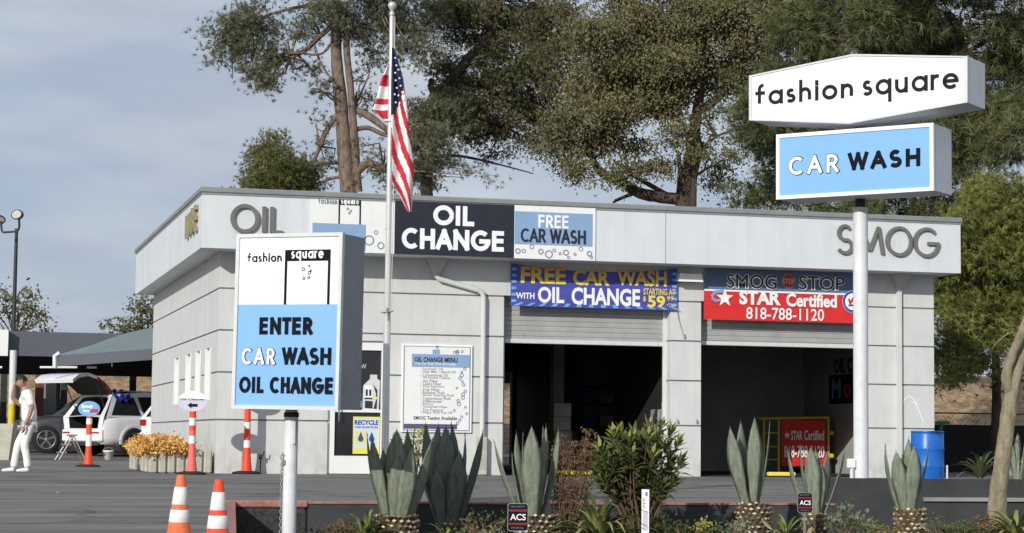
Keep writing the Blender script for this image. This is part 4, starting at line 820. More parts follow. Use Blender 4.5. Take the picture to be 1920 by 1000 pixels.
def limb(mb, lst, d, dd=0, n=9):
    P = []; Rr = []
    for px, py, r in lst: P.append(at(px, py, d+dd*len(P)/max(1, len(lst)-1))); Rr.append(r*d/F)
    Q = []; S = []
    for i in range(len(P)-1):                           # smooth between the points with slight wobble
        for k in range(4):
            t = k/4; p0, p1, p2, p3 = P[max(i-1, 0)], P[i], P[i+1], P[min(i+2, len(P)-1)]
            Q.append(.5*((2*p1)+(p2-p0)*t+(2*p0-5*p1+4*p2-p3)*t*t+(3*p1-p0-3*p2+p3)*t**3)); S.append((Rr[i]+(Rr[i+1]-Rr[i])*t)*random.uniform(.94, 1.07))
    Q.append(P[-1]); S.append(Rr[-1]); mb.tube(Q, S, n)
def twigs(mb, clumps, hub, r=.03, n=3):
    for c, rr, k in clumps:
        c = Vector(c)
        for i in range(n):
            e = c+Vector((random.uniform(-1, 1)*rr[0], random.uniform(-1, 1)*rr[1], random.uniform(-1, 1)*rr[2]))*.8; h = Vector(min(hub, key=lambda q: (Vector(q)-c).length)); m = (h+e)/2+Vector((random.uniform(-.3, .3), random.uniform(-.3, .3), random.uniform(-.1, .5)))
            mb.tube([h, m, e], [r*1.3, r, r*.35], 5)
def tree(name, label, d, clumps, limbs, leaf, barkm, hubs, basepx, tw=2, group='trees behind the building', dd=1.3):
    g = at(*basepx, d); gz0 = hillz(g.x, g.y) if g.y > 25.5 else gz(g.y)
    t = thing(name, label, 'tree', (g.x, g.y, gz0-.1), group)
    cl = pxclumps(clumps, d, dd); b = MB()
    b.tube([(g.x, g.y, gz0-.3), tuple(at(*limbs[0][0][:2], d))], [limbs[0][0][2]*1.25*d/F, limbs[0][0][2]*d/F], 10)
    for lb in limbs: limb(b, lb, d, random.uniform(-.4, .4) if lb is not limbs[0] else 0)
    if tw: twigs(b, cl, [at(*h, d) for h in hubs], .028, tw)
    b.build('trunk', barkm, t); leaf('crown', t, cl); return t

pine = lambda mats: (lambda nm, t, c: needlecloud(nm, t, c, mats, dens=24, sub=36, sr=.26, l=.19, wd=.017, k=13))
tree('pine_tree', 'tall two stemmed pine with open grey green foliage behind the OIL end of the roof', 68,
     [(435, 55, 42, 48, 1.1), (478, 25, 50, 34), (428, 100, 38, 28), (400, 75, 22, 22, .7), (480, 90, 42, 38, 1.2), (455, 140, 26, 14, .7), (498, 140, 34, 24, 1.2), (492, 165, 26, 14, 1.1), (540, 120, 32, 24, .5), (520, 55, 36, 20, .35), (575, 40, 34, 32, 1.1), (560, 85, 26, 20, .4), (590, 130, 32, 18, .3), (600, 170, 30, 20, .4), (625, 25, 45, 36, 1.2), (665, 45, 50, 40, 1.3), (715, 25, 50, 36, 1.2), (690, 90, 28, 22, .8), (690, 140, 24, 26, .5), (755, 60, 50, 42, 1.3), (800, 30, 40, 34), (785, 100, 40, 30), (735, 110, 22, 22, .7), (600, 235, 22, 26, .35), (690, 290, 34, 38, .45), (620, 300, 22, 30, .3), (715, 335, 28, 18, .35), (690, 195, 22, 26, .3),
      (800, 215, 44, 36, 1.2), (795, 275, 42, 44, 1.3), (785, 325, 34, 28, 1.2), (845, 300, 44, 34, .35), (890, 325, 30, 22, .3), (840, 230, 34, 36), (560, -40, 90, 40, .8), (720, -50, 110, 50, .8)],
     [[(655, 365, 16), (648, 300, 14), (640, 200, 12.5), (632, 120, 11), (629, 40, 9.5), (628, -60, 7)], [(671, 360, 9), (666, 280, 8), (658, 170, 7), (650, 90, 6), (656, 50, 4), (668, 10, 2)],
      [(632, 40, 5), (600, 68, 5), (575, 92, 4.5), (545, 108, 4), (500, 130, 3)], [(632, 20, 4), (590, 10, 4), (530, 20, 3), (470, 40, 2.5)], [(664, 205, 7), (695, 220, 7), (735, 250, 6), (790, 280, 4)], [(660, 246, 5), (690, 240, 4.5), (730, 255, 4), (800, 250, 3)],
      [(644, 200, 6), (615, 240, 5), (600, 275, 4), (585, 310, 3)], [(664, 325, 10), (690, 307, 8), (720, 318, 6), (750, 335, 4)], [(645, 165, 2.5), (615, 140, 2), (590, 95, 1.5)], [(650, 330, 4), (620, 335, 3), (590, 345, 2)], [(648, 308, 4), (620, 305, 3), (590, 312, 2)],
      [(632, 60, 3), (605, 100, 2.4), (560, 100, 2), (520, 102, 1.6)]],
     pine([M['pine1'], M['pine2']]), M['bark'], [(632, 60), (600, 68), (545, 108), (640, 200), (664, 205), (735, 250), (600, 275), (720, 318), (628, -20), (470, 40), (700, -20)], (655, 380), 3)
tree('bush_tree', 'rounded olive green bushy tree peeping over the roof left of the pine trunk', 64,
     [(500, 285, 30, 30, 1.5), (530, 310, 42, 32, 1.6), (488, 325, 32, 26, 1.4), (565, 325, 30, 30, 1.4), (515, 258, 16, 16, 1), (465, 348, 26, 12, 1), (540, 350, 60, 26, 1.5), (520, 400, 70, 40, 1)],
     [[(525, 400, 9), (522, 340, 7), (518, 290, 4), (514, 255, 2)]], lambda nm, t, c: needlecloud(nm, t, c, [M['cyp'], M['euc1']], dens=30, sub=60, sr=.22, l=.14, wd=.018, k=11), M['barkd'], [(522, 340)], (525, 440), 1)
tree('eucalyptus_tree', 'wide olive green tree whose dense crown fills the middle above the OIL CHANGE panel', 71,
     [(905, 55, 70, 52, 1.2), (850, 130, 52, 44, 1), (955, 105, 66, 56, 1.2), (915, 175, 70, 44, 1.2), (860, 220, 60, 40, 1.1), (935, 235, 58, 34, 1.2), (1000, 190, 56, 52, 1.2), (1010, 60, 62, 55, 1.1), (835, 30, 50, 40), (1045, 120, 52, 60, 1.2), (985, 265, 40, 24, .7), (880, 20, 60, 34, 1), (805, 235, 40, 40, 1), (800, 320, 36, 30, 1), (880, 258, 44, 20, .7), (1045, 230, 40, 34, .9), (1060, 30, 50, 40), (970, 20, 60, 30), (930, 292, 26, 14, .3), (950, -60, 120, 50, .8), (850, 180, 40, 24)],
     [[(800, 362, 12), (800, 300, 11), (806, 230, 10), (812, 185, 10), (850, 148, 11), (880, 108, 9), (925, 55, 7), (940, -20, 4)], [(815, 180, 6), (808, 165, 6), (809, 150, 5.5)], [(850, 148, 7), (900, 160, 6), (960, 150, 5), (1020, 140, 3)], [(800, 295, 4), (850, 292, 3), (900, 300, 2.2), (960, 315, 1.5), (1000, 326, 1)], [(812, 200, 5), (870, 215, 4), (930, 230, 3)]],
     lambda nm, t, c: needlecloud(nm, t, c, [M['euc1'], M['euc2']], dens=46, sub=34, sr=.30, l=.14, wd=.026, k=8, up=-.15), M['barkd'], [(850, 148), (925, 55), (960, 150), (1020, 140), (870, 215), (930, 230), (806, 230)], (800, 390), 2)
tree('broadleaf_tree', 'spreading brownish green broad leaved tree forking low over the roof right of centre', 66,
     [(1195, 55, 66, 52, 1.2), (1250, 125, 66, 52, 1.3), (1180, 145, 58, 52, 1.2), (1300, 55, 66, 50, 1.2), (1325, 130, 50, 44, 1.2), (1235, 190, 56, 32, 1.2), (1160, 215, 48, 32, 1), (1060, 235, 38, 36, 1), (1050, 290, 36, 30, 1), (1078, 322, 28, 18, .7), (1110, 180, 48, 44, 1.2), (1115, 85, 50, 52, 1.1), (1120, 262, 40, 30, .8), (1180, 275, 46, 34, .45), (1225, 320, 44, 28, .45), (1170, 330, 36, 14, .35), (1375, 60, 44, 50, 1), (1425, 95, 42, 52, .9), (1440, 30, 46, 40, 1), (1430, 160, 40, 34, .8), (1350, 20, 60, 34, 1), (1250, -40, 160, 50, .8), (1390, 140, 34, 40, .6)],
     [[(1285, 385, 19), (1290, 335, 15), (1300, 260, 12), (1308, 205, 10), (1320, 120, 8), (1330, 20, 5)], [(1285, 374, 13), (1240, 370, 11), (1200, 362, 11), (1170, 345, 9), (1130, 325, 8), (1112, 300, 6), (1106, 270, 4)], [(1308, 210, 9), (1350, 180, 8), (1380, 130, 7), (1388, 60, 6), (1392, 0, 4)], [(1272, 365, 5), (1275, 320, 4.5), (1272, 290, 4)], [(1250, 365, 5), (1215, 345, 4.5), (1180, 325, 3), (1150, 300, 2)], [(1300, 280, 5), (1270, 220, 4), (1230, 160, 3)], [(1190, 362, 4), (1160, 374, 3), (1150, 380, 2)]],
     lambda nm, t, c: leafcloud(nm, t, c, [M['oak1'], M['euc2']], dens=300, sub=30, sr=.34, l=.115, wd=.058, droop=.8), M['barkd'], [(1308, 205), (1320, 120), (1380, 130), (1112, 300), (1180, 325), (1230, 160), (1388, 60)], (1287, 400), 3)
b_ = tree('broadleaf_tree', 'dark drooping leafy side tree beside the forked trunk, against the gap of sky', 65,
     [(1300, 240, 34, 34, .7), (1270, 255, 34, 30, .7), (1345, 275, 34, 34, .55), (1365, 315, 32, 30, .5), (1350, 345, 24, 22, .35), (1340, 225, 30, 24, .6), (1240, 250, 28, 22, .6), (1310, 300, 24, 30, .3)],
     [[(1300, 385, 6), (1303, 330, 5), (1318, 280, 4), (1345, 255, 2)], [(1304, 330, 3), (1340, 310, 2), (1370, 320, 1.2)]],
     lambda nm, t, c: leafcloud(nm, t, c, [M['oak2'], M['oak1']], dens=150, sub=22, sr=.28, l=.11, wd=.055, droop=.8), M['barkd'], [(1318, 280), (1345, 255), (1340, 310)], (1300, 400), 3)
tree('long_needled_pine', 'large dark green pine with long drooping needles behind the tall double sign', 58,
     [(1430, 215, 40, 38, 1.3), (1412, 265, 30, 34, 1.2), (1460, 170, 42, 34, 1.2), (1500, 55, 56, 44, 1.3), (1570, 40, 60, 46, 1.3), (1640, 40, 60, 50, 1.3), (1705, 45, 60, 50, 1.3), (1762, 60, 46, 44, 1.2), (1480, 330, 44, 32, 1), (1432, 350, 40, 34, .7), (1540, 395, 46, 24, .8), (1620, 385, 60, 30, .8), (1800, 150, 40, 46, 1.1), (1875, 40, 56, 46, 1.2), (1900, 130, 46, 60, 1.2), (1850, 215, 50, 44, 1.2), (1815, 290, 46, 46, 1.2), (1890, 265, 46, 52, 1.2), (1540, 120, 90, 44, 1), (1690, 115, 90, 40, 1), (1780, 230, 50, 44, 1), (1480, 250, 60, 50, .9), (1800, 15, 44, 20, .7), (1500, -40, 150, 44, .8), (1750, -50, 150, 44, .8), (1945, 80, 40, 90, 1), (1950, 250, 40, 80, 1), (1790, 345, 40, 30, 1), (1620, 220, 130, 90, .7), (1740, 400, 60, 30, .8)],
     [[(1640, 420, 22), (1640, 300, 20), (1645, 150, 16), (1650, 0, 12), (1652, -60, 8)], [(1645, 250, 7), (1560, 230, 6), (1480, 220, 4), (1430, 225, 2)], [(1648, 100, 7), (1560, 70, 5), (1500, 60, 3)], [(1645, 170, 8), (1740, 150, 6), (1810, 100, 5), (1880, 60, 3)], [(1645, 280, 7), (1750, 270, 6), (1830, 230, 4), (1890, 190, 3)], [(1640, 350, 6), (1540, 350, 4), (1450, 340, 2)]],
     lambda nm, t, c: needlecloud(nm, t, c, [M['can1'], M['can2']], dens=14, sub=36, sr=.30, l=.40, wd=.024, k=16, up=-.05, out=.8), M['barkd'], [(1645, 150), (1560, 70), (1480, 220), (1810, 100), (1830, 230), (1540, 350), (1740, 150), (1640, 300)], (1640, 470), 2, dd=1.8)
tree('acacia_tree', 'yellow green feathery tree to the right of the SMOG end of the building', 51,
     [(1850, 395, 44, 40, 1.4), (1905, 375, 40, 44, 1.4), (1830, 450, 42, 52, 1.4), (1890, 460, 56, 56, 1.4), (1822, 370, 26, 20, 1), (1945, 430, 40, 90, 1.2), (1815, 530, 44, 40, 1.2), (1880, 540, 56, 44, 1.3), (1785, 480, 30, 40, 1.2), (1775, 520, 24, 50, 1), (1925, 500, 40, 60, 1.2), (1790, 420, 26, 34, .9), (1840, 355, 26, 14, .9), (1790, 590, 40, 40, 1.1), (1850, 600, 56, 40, 1.2), (1910, 610, 40, 50, 1.1), (1778, 660, 30, 44, 1), (1830, 660, 44, 36, 1), (1900, 680, 40, 36, .6), (1860, 345, 30, 16, .8), (1770, 560, 24, 40, .8), (1800, 705, 40, 20, .7)],
     [[(1868, 800, 10), (1868, 720, 8), (1864, 640, 7), (1850, 560, 5), (1845, 450, 3)], [(1866, 680, 5), (1890, 600, 4), (1900, 480, 2)], [(1866, 660, 4), (1820, 610, 3), (1800, 540, 2)]],
     lambda nm, t, c: needlecloud(nm, t, c, [M['aca1'], M['aca2']], dens=36, sub=75, sr=.25, l=.16, wd=.02, k=10, up=-.5), M['barkd'], [(1864, 640), (1850, 560), (1890, 600), (1820, 610), (1845, 450)], (1868, 850), 2)
tree('far_tree', 'small loose leaved tree behind the carport at the far left below the twin headed lamp', 95,
     [(30, 575, 40, 26, 1), (62, 585, 20, 26, 1), (10, 565, 26, 22, 1), (-30, 570, 40, 30, 1), (45, 610, 40, 20, 1), (55, 555, 16, 14, .6)],
     [[(25, 700, 5), (28, 640, 4), (34, 590, 2)]], lambda nm, t, c: leafcloud(nm, t, c, [M['far1'], M['oak2']], dens=34, sub=14, sr=.34, l=.22, wd=.11), M['barkd'], [(28, 640)], (25, 760), 2, 'far trees left of the building')
tree('far_tree', 'dark green tree showing between the carport and the left end of the building', 90,
     [(265, 590, 24, 30, 1.2), (240, 605, 30, 22, 1), (215, 615, 18, 12, .8), (285, 575, 24, 24, 1), (300, 610, 40, 30, 1), (250, 640, 60, 20, 1)],
     [[(270, 720, 5), (268, 650, 4), (265, 590, 2)]], lambda nm, t, c: leafcloud(nm, t, c, [M['oak2'], M['far1']], dens=36, sub=18, sr=.3, l=.2, wd=.1), M['barkd'], [(268, 650)], (270, 760), 2, 'far trees left of the building')
tree('far_tree', 'brownish leafy tree low over the roof, left of the tall double sign', 84,
     [(1400, 365, 26, 26, .9), (1425, 380, 34, 24, 1), (1380, 390, 26, 14, .8), (1440, 340, 24, 26, .7), (1460, 385, 40, 24, .9)],
     [[(1415, 420, 4), (1412, 380, 3), (1405, 350, 1.5)]], lambda nm, t, c: leafcloud(nm, t, c, [M['far1'], M['euc2']], dens=34, sub=16, sr=.32, l=.2, wd=.1), M['barkd'], [(1412, 380)], (1415, 450), 2)
# the leaning young tree in the planter
D6 = 24.6; g = at(1868, 1000, D6)
t = thing('leaning_tree', 'leaning bare pale trunk forking at the right edge, rooted in the planter bed', 'tree', (g.x, g.y, -.68))
b = MB(); limb(b, [(1863, 1040, 23), (1869, 990, 20), (1871, 930, 17), (1879, 870, 15.5), (1888, 800, 14.5), (1896, 745, 14.5), (1908, 690, 11.5), (1940, 610, 10), (1980, 500, 8), (2010, 380, 5)], D6, 0, 14); limb(b, [(1897, 740, 11), (1887, 712, 10), (1893, 680, 10), (1903, 655, 9), (1914, 628, 8), (1935, 560, 6), (1945, 470, 3)], D6, -.2, 12); limb(b, [(1912, 640, 2), (1895, 625, 1.5), (1872, 640, .8), (1860, 655, .5)], D6, 0, 5); b.build('trunk', M['barkl'], t)
leafcloud('crown', t, pxclumps([(1990, 420, 60, 60, 1), (2040, 330, 70, 70, 1), (1975, 350, 34, 44, .8), (2050, 460, 60, 60, 1)], D6, .4)+pxclumps([(1885, 618, 26, 9, .15)], D6, .1), [M['aca1'], M['aca2']], dens=40, sub=60, sr=.1, l=.07, wd=.02)

# ---------------------------------------------------------------- agaves
def blade(mb, base, tip, wd, out, mi=0, spine_mi=1, th=.02, bend=.03):
    base, tip = Vector(base), Vector(tip); ax = tip-base; Ln = ax.length; ax.normalize(); out = Vector(out); out = (out-ax*out.dot(ax)).normalized(); sd = ax.cross(out).normalized()
    wd *= .82; prof = [(0, .66), (.08, .62), (.2, .68), (.35, .85), (.48, .97), (.6, 1), (.72, .88), (.83, .62), (.92, .31), (.975, .10), (1, .008)]
    k = random.uniform(.3, 1.7); vs = []
    for t, q in prof:
        c = base+ax*Ln*t+out*(bend*Ln*4*t*(t-1)*k); h = wd/2*q; tt = th*(1-t*.8)
        w1 = .012*math.sin(t*37)*q*wd
        vs += [c-sd*(h+w1)+out*(-.22*h), c-sd*h*.55+out*(-.02*h), c+out*(.06*h), c+sd*h*.55+out*(-.02*h), c+sd*(h-w1)+out*(-.22*h), c+sd*h*.5-out*(tt+.1*h), c-sd*h*.5-out*(tt+.1*h)]
    n = len(prof); fs = [(i*7+j, i*7+(j+1) % 7, (i+1)*7+(j+1) % 7, (i+1)*7+j) for i in range(n-1) for j in range(7)]
    mb.add(vs, fs, mi, True)
    for i in range(1, n-2):                              # marginal teeth
        for s in (0, 4):
            for f in (.0, .25, .5, .75):
                p = Vector(vs[i*7+s])*(1-f)+Vector(vs[(i+1)*7+s])*f; e = sd*(-1 if s == 0 else 1); z = wd*random.uniform(.02, .045)
                mb.add([p-ax*z, p+ax*z, p+e*z*1.5+ax*z*.4], [(0, 1, 2)], spine_mi)
    mb.tube([tip-ax*.035, tip+ax*.025], [.006, .001], 5, spine_mi)
def agave(label, bx, by, d, tips, pina=None, group='agaves in the planter', name='agave', zbase=-.66, extra=7, mat_='agave'):
    c = at(bx, by, d); t = thing(name, label, 'agave', (c.x, c.y, zbase), group)
    s = d/F; back = [(bx+random.uniform(-18, 18), min(q[1] for q in tips)+random.uniform(25, 60), .28, 26) for _ in range(extra)]
    for px, py, dd, wpx in list(tips)+back:
        tp = at(px, py, d+dd); bs = c+RH*((px-bx)*s*.28)+FH*(dd*.45); bs.z = c.z-random.uniform(.0, .06)
        hv = Vector((tp.x-c.x, tp.y-c.y, 0)); out = -(hv+FH*dd*.6); out = out if out.length > .02 else FH
        out = (out.normalized() + (FH if dd < .12 else -FH)*.55)
        mb = MB(); blade(mb, bs, tp, wpx*s, out, 0, 1); mb.build('leaf', [M[mat_], M['spine']], t)
    mb = MB(); n = 9
    for i in range(n):
        a = i*2.4; mb_b = c+Vector((math.cos(a)*.06, math.sin(a)*.06, -.05)); blade(mb, mb_b, c+Vector((math.cos(a)*.03, math.sin(a)*.03, .45+.05*(i % 3))), .09, (math.cos(a), math.sin(a), .1))
    mb.build('leaf_bud', [M[mat_], M['spine']], t)
    if pina:
        for i in range(5):                               # dead lower leaves, dry and hanging
            a_ = i*1.3+random.uniform(-.3, .3); o_ = Vector((math.cos(a_), math.sin(a_), 0)); b0 = c+o_*.1-Vector((0, 0, .04)); mb = MB(); blade(mb, b0, b0+o_*random.uniform(.16, .3)+Vector((0, 0, -random.uniform(.2, .42))), .10, (o_+Vector((0, 0, .6))), 0, 1, bend=.12); tag(mb.build('leaf', [M['deadleaf'], M['spine']], t), 'dead dry hanging leaf')
        x0, x1, yt = pina; r = (x1-x0)/2*s*.9; cc = at((x0+x1)/2, yt, d); cc = Vector((cc.x, cc.y, cc.z)); H = cc.z-zbase
        mb = MB(); mb.lathe((cc.x, cc.y, zbase-.02), [(r*.7, 0), (r*.86, H*.3), (r*.9, H*.6), (r*.86, H*.9), (r*.6, H*1.06), (.02, H*1.1)], 18); tr = mb.build('trunk', M['pinac'], t)
        mb = MB(); rows = max(4, int(H/.055)); per = max(10, int(2*math.pi*r/.075))
        for i in range(rows):
            z = zbase+.02+i*H/rows+.02; rr = r*(.72+.2*min(1, (z-zbase)/(H*.45)))*(1 if i < rows-1 else .9)
            for j in range(per):
                a = 2*math.pi*(j+.5*(i % 2))/per+random.uniform(-.06, .06); o = Vector((math.cos(a), math.sin(a), 0)); sdv = Vector((-o.y, o.x, 0)); w1 = math.pi*r/per*random.uniform(.72, 1.0); h1 = H/rows*random.uniform(.34, .5); p = Vector((cc.x, cc.y, z+random.uniform(-.01, .01)))+o*(rr*.9); q = o*(r*random.uniform(.14, .26)); dn = Vector((0, 0, .03))
                vs = [p-sdv*w1, p-Vector((0, 0, h1*.8)), p+sdv*w1, p+Vector((0, 0, h1)), p+q+dn-sdv*w1*.8, p+q+dn-Vector((0, 0, h1*.55)), p+q+dn+sdv*w1*.8, p+q+dn+Vector((0, 0, h1*.7))]
                mb.add(vs, [(4, 5, 6, 7)], 0 if random.random() < .6 else 1); mb.add(vs, [(0, 1, 5, 4), (1, 2, 6, 5), (2, 3, 7, 6), (3, 0, 4, 7)], 1)
        mb.build('cut_leaf_bases', [M['pina'], M['pinad']], tr)
    return t
agave('large agave with a leaf lit at its foot, nearest the ENTER sign', 742, 985, 23.9, [(688, 812, .1, 30), (697, 820, -.15, 34), (744, 805, -.05, 58), (764, 806, .12, 40), (776, 812, .1, 30), (810, 824, -.05, 34), (745, 850, -.28, 40), (772, 838, -.25, 42), (718, 842, .2, 34)], (694, 790, 968), extra=5)
agave('dark shaded agave standing directly in front of the menu board', 838, 985, 25.1, [(798, 793, .15, 40), (822, 796, 0, 46), (836, 799, -.15, 56), (846, 792, .1, 50), (872, 812, .1, 36), (906, 806, .0, 30), (818, 880, -.2, 40), (862, 846, -.2, 46), (784, 860, .1, 26)], (815, 872, 975), mat_='agave_shaded')
agave('agave with one long leaf leaning left, beside the red ACS sign and dry twigs', 998, 975, 24.4, [(926, 826, .05, 22), (968, 810, .15, 24), (981, 812, .1, 30), (997, 800, -.2, 46), (1018, 801, .05, 34), (1024, 797, .15, 26), (1047, 803, .12, 24), (1012, 840, -.15, 36), (960, 850, .1, 24)], (958, 1055, 968))
agave('tall agave with four upright leaves in front of the left half of the second bay', 1410, 945, 25.3, [(1369, 801, -.12, 36), (1389, 789, .15, 30), (1415, 783, -.05, 34), (1420, 800, .1, 30), (1443, 792, .08, 16), (1400, 850, .1, 30)], (1376, 1450, 946), extra=2)
agave('smaller spreading agave behind the right hand ACS sign', 1530, 962, 25.0, [(1477, 843, .05, 18), (1501, 836, .1, 24), (1520, 838, -.15, 38), (1530, 842, .1, 28), (1551, 846, .0, 34), (1584, 840, .05, 20), (1540, 870, -.1, 28)], (1500, 1556, 966), extra=3)
agave('compact agave on a fat pineapple trunk in front of the blue drum', 1701, 955, 25.2, [(1660, 833, .08, 22), (1680, 846, -.12, 34), (1704, 822, .12, 28), (1714, 836, -.15, 36), (1741, 832, .05, 20), (1693, 850, .1, 26), (1724, 862, .1, 24)], (1672, 1742, 956), extra=3)
agave('pale agave behind the raised wall at the far right edge', 1908, 892, 30, [(1896, 826, .0, 16), (1908, 812, .1, 18), (1921, 830, .0, 20), (1892, 850, .1, 14), (1935, 815, .05, 20)], None, zbase=-.02, extra=1)
# ---------------------------------------------------------------- strap plants, bushes, ground shrubs
def strap(label, bx, by, d, n, lpx, wpx, mats, spread=1.0, name='yucca', zb=-.64, group='strap leaved plants in the planter'):
    c = at(bx, by, d); c.z = max(c.z, zb); t = thing(name, label, 'plant', (c.x, c.y, zb), group); s = d/F; mb = MB()
    for i in range(n):
        a = i*2.399+random.uniform(-.3, .3); el = R_(random.uniform(28, 86)) if spread >= 1 else R_(random.uniform(55, 88)); Ln = lpx*s*random.uniform(.65, 1.05); o = Vector((math.cos(a), math.sin(a), 0)); sd = Vector((-o.y, o.x, 0)); P = []
        for k in range(7):
            f = k/6; e2 = el-f*f*R_(38); P.append((c+o*.03+o*(Ln*f*math.cos(e2))+Vector((0, 0, Ln*f*math.sin(e2))), wpx*s*(.6+.9*f if f < .4 else 1.0)*(1-f)**.55+.001))
        vs = []
        for p, w_ in P: vs += [p-sd*w_*.5, p-Vector((0, 0, w_*.18)), p+sd*w_*.5]
        mb.add(vs, [(k*3+j, k*3+j+1, k*3+3+j+1, k*3+3+j) for k in range(6) for j in range(2)], 0 if random.random() < .55 else 1, True)
    mb.tube([(c.x, c.y, zb-.03), c+Vector((0, 0, .04))], [.05, .04], 8, 1); mb.build('leaves', mats, t); return t
strap('dark green spiky plant at the left foot of the big agave', 684, 1012, 23.6, 40, 78, 12, [M['yuc2'], M['yuc1']])
strap('yellow green strap leaved plant in front of the dark leafy bush', 1122, 1018, 23.4, 60, 128, 14, [M['yuc1'], M['yuc2']])
strap('low dark strap plant below the shaded agave', 838, 1022, 23.4, 34, 62, 11, [M['yuc2'], M['yuc1']])
strap('short pale green strap plant between two agave trunks, left of the right hand ACS sign', 1474, 1005, 24.6, 20, 62, 10, [M['yuc1'], M['yuc2']])
strap('dry looking strap plant at the foot of the leaning trunk, bottom right', 1904, 1010, 24.2, 40, 92, 13, [M['yuc1'], M['yuc2']])
strap('small dark spiky plant in the shade behind the fence end, right of the blue drum', 1838, 896, 33, 26, 80, 9, [M['yuc2'], M['shr1']], zb=-.02)
def bush(label, d, lst, mats, leaf=(.055, .022), dens=34, sub=55, sr=.07, name='shrub', zb=-.64, base=None, stems=6, group='low shrubs in the planter', stemm='twig', needle=False, depth=.9):
    cl = pxclumps(lst, d, .12, depth); bp = at(*(base or (lst[0][0], 1010)), d); t = thing(name, label, 'shrub', (bp.x, bp.y, zb), group); mb = MB()
    for c, r, k in cl:
        for i in range(stems):
            e = Vector(c)+Vector((random.uniform(-1, 1)*r[0], random.uniform(-1, 1)*r[1], random.uniform(-.5, 1)*r[2]))*.9; m = (e+Vector((bp.x, bp.y, zb)))/2+Vector((random.uniform(-.06, .06), random.uniform(-.06, .06), .05)); mb.tube([(bp.x, bp.y, zb-.02), m, e], [.009, .007, .003], 5)
    mb.build('stems', M[stemm], t)
    if needle: needlecloud('foliage', t, cl, mats, dens=dens, sub=sub, sr=sr, l=leaf[0], wd=leaf[1], k=5, up=.6)
    else: leafcloud('foliage', t, cl, mats, dens=dens, sub=sub, sr=sr, l=leaf[0], wd=leaf[1])
    return t
# the big oleander like bush: stems ending in whorls of long leaves
def oleander(d):
    bp = at(1195, 1010, d); t = thing('oleander_bush', 'big dense bush of long dark leaves with yellow green tips in front of the pillar', 'bush', (bp.x, bp.y, -.65)); st, lf_ = MB(), MB(); s = d/F
    outline = [(1125, 845), (1150, 815), (1170, 830), (1200, 825), (1215, 805), (1240, 800), (1258, 815), (1270, 835), (1275, 870), (1255, 880), (1262, 905), (1245, 925), (1220, 930), (1195, 935), (1170, 920), (1150, 905), (1130, 885), (1108, 860), (1115, 880)]
    heads = [(x, y, random.uniform(-.35, .35)) for x, y in outline]
    for i in range(84):
        a = random.uniform(0, 6.28); q = math.sqrt(random.random()); heads.append((1192+78*q*math.cos(a), 870+62*q*math.sin(a), random.uniform(-.45, .4)))
    for px, py, dd in heads:
        e = at(px, py, d+dd); b0 = Vector((bp.x, bp.y, -.66)); m = b0.lerp(e, .55)+Vector((random.uniform(-.05, .05), random.uniform(-.05, .05), .06)); st.tube([b0+Vector((random.uniform(-.1, .1), random.uniform(-.1, .1), 0)), m, e], [.012, .008, .004], 5)
        axd = (e-m).normalized()
        for k in range(17):
            a = k*2.4; f = k/17; rd = axd.cross(Vector((.3, .5, .2))).normalized(); rd2 = axd.cross(rd); o = (rd*math.cos(a)+rd2*math.sin(a)); dirv = (o*(.35+1.0*(1-f))+axd*(.25+f*.9)+Vector((0, 0, .12-.35*(1-f)))).normalized(); p = e-axd*(.16*(1-f)); Ln = random.uniform(.13, .23); sd = dirv.cross(axd); sd = sd.normalized() if sd.length > .01 else rd
            mi = 1 if (f > .66 and py < 862 and random.random() < .7) else 0
            c1 = p+dirv*Ln*.5+Vector((0, 0, .012)); lf_.add([p, c1-sd*.024, p+dirv*Ln-Vector((0, 0, .012)), c1+sd*.024, c1-Vector((0, 0, .006))], [(0, 1, 4), (1, 2, 4), (2, 3, 4), (3, 0, 4)], mi)
    st.build('stems', M['twig'], t); lf_.build('foliage', [M['ol1'], M['ol2']], t)
oleander(24.6)
# dry twiggy shrub
bp = at(1062, 1010, 24.7); t = thing('dry_shrub', 'tall dead looking brown twiggy shrub between the agave and the dark leafy bush', 'shrub', (bp.x, bp.y, -.65)); st = MB(); tips = []
for i in range(46):
    e = at(random.uniform(1028, 1122), random.choice([random.uniform(805, 860), random.uniform(830, 910)]), 24.7+random.uniform(-.25, .25)); b0 = Vector((bp.x+random.uniform(-.1, .1), bp.y+random.uniform(-.1, .1), -.66)); m = b0.lerp(e, .5)+Vector((random.uniform(-.08, .08), random.uniform(-.08, .08), 0)); m2 = b0.lerp(e, .78)+Vector((random.uniform(-.04, .04), random.uniform(-.04, .04), 0)); st.tube([b0, m, m2, e], [.006, .0045, .0035, .002], 5)
    for q in (m, m2):
        for _ in range(2): e2 = q+Vector((random.uniform(-.09, .09), random.uniform(-.09, .09), random.uniform(.06, .2))); st.tube([q, e2], [.003, .0015], 4); tips.append(e2)
    tips.append(e)
st.build('stems', M['twig'], t); leafcloud('foliage', t, [(tuple(q), (.05, .05, .06), 1) for q in tips], [M['dryb'], M['twig']], dens=7, sub=1, sr=.035, l=.03, wd=.014)
bush('small green shrub behind the left hand ACS sign', 24.2, [(905, 975, 34, 16, 1), (935, 985, 26, 18, 1), (880, 990, 20, 12, 1)], [M['shr1'], M['ol1']])
bush('pale silvery shrub below the left hand ACS sign', 23.3, [(925, 1000, 30, 12, 1), (890, 1003, 24, 10, 1)], [M['shr2'], M['shr1']], leaf=(.035, .018))
bush('dull green low shrub in front of the second bay agave trunk', 24.4, [(1388, 985, 34, 18, 1), (1365, 998, 24, 10, 1)], [M['shr1'], M['shr2']], leaf=(.04, .014), needle=True)
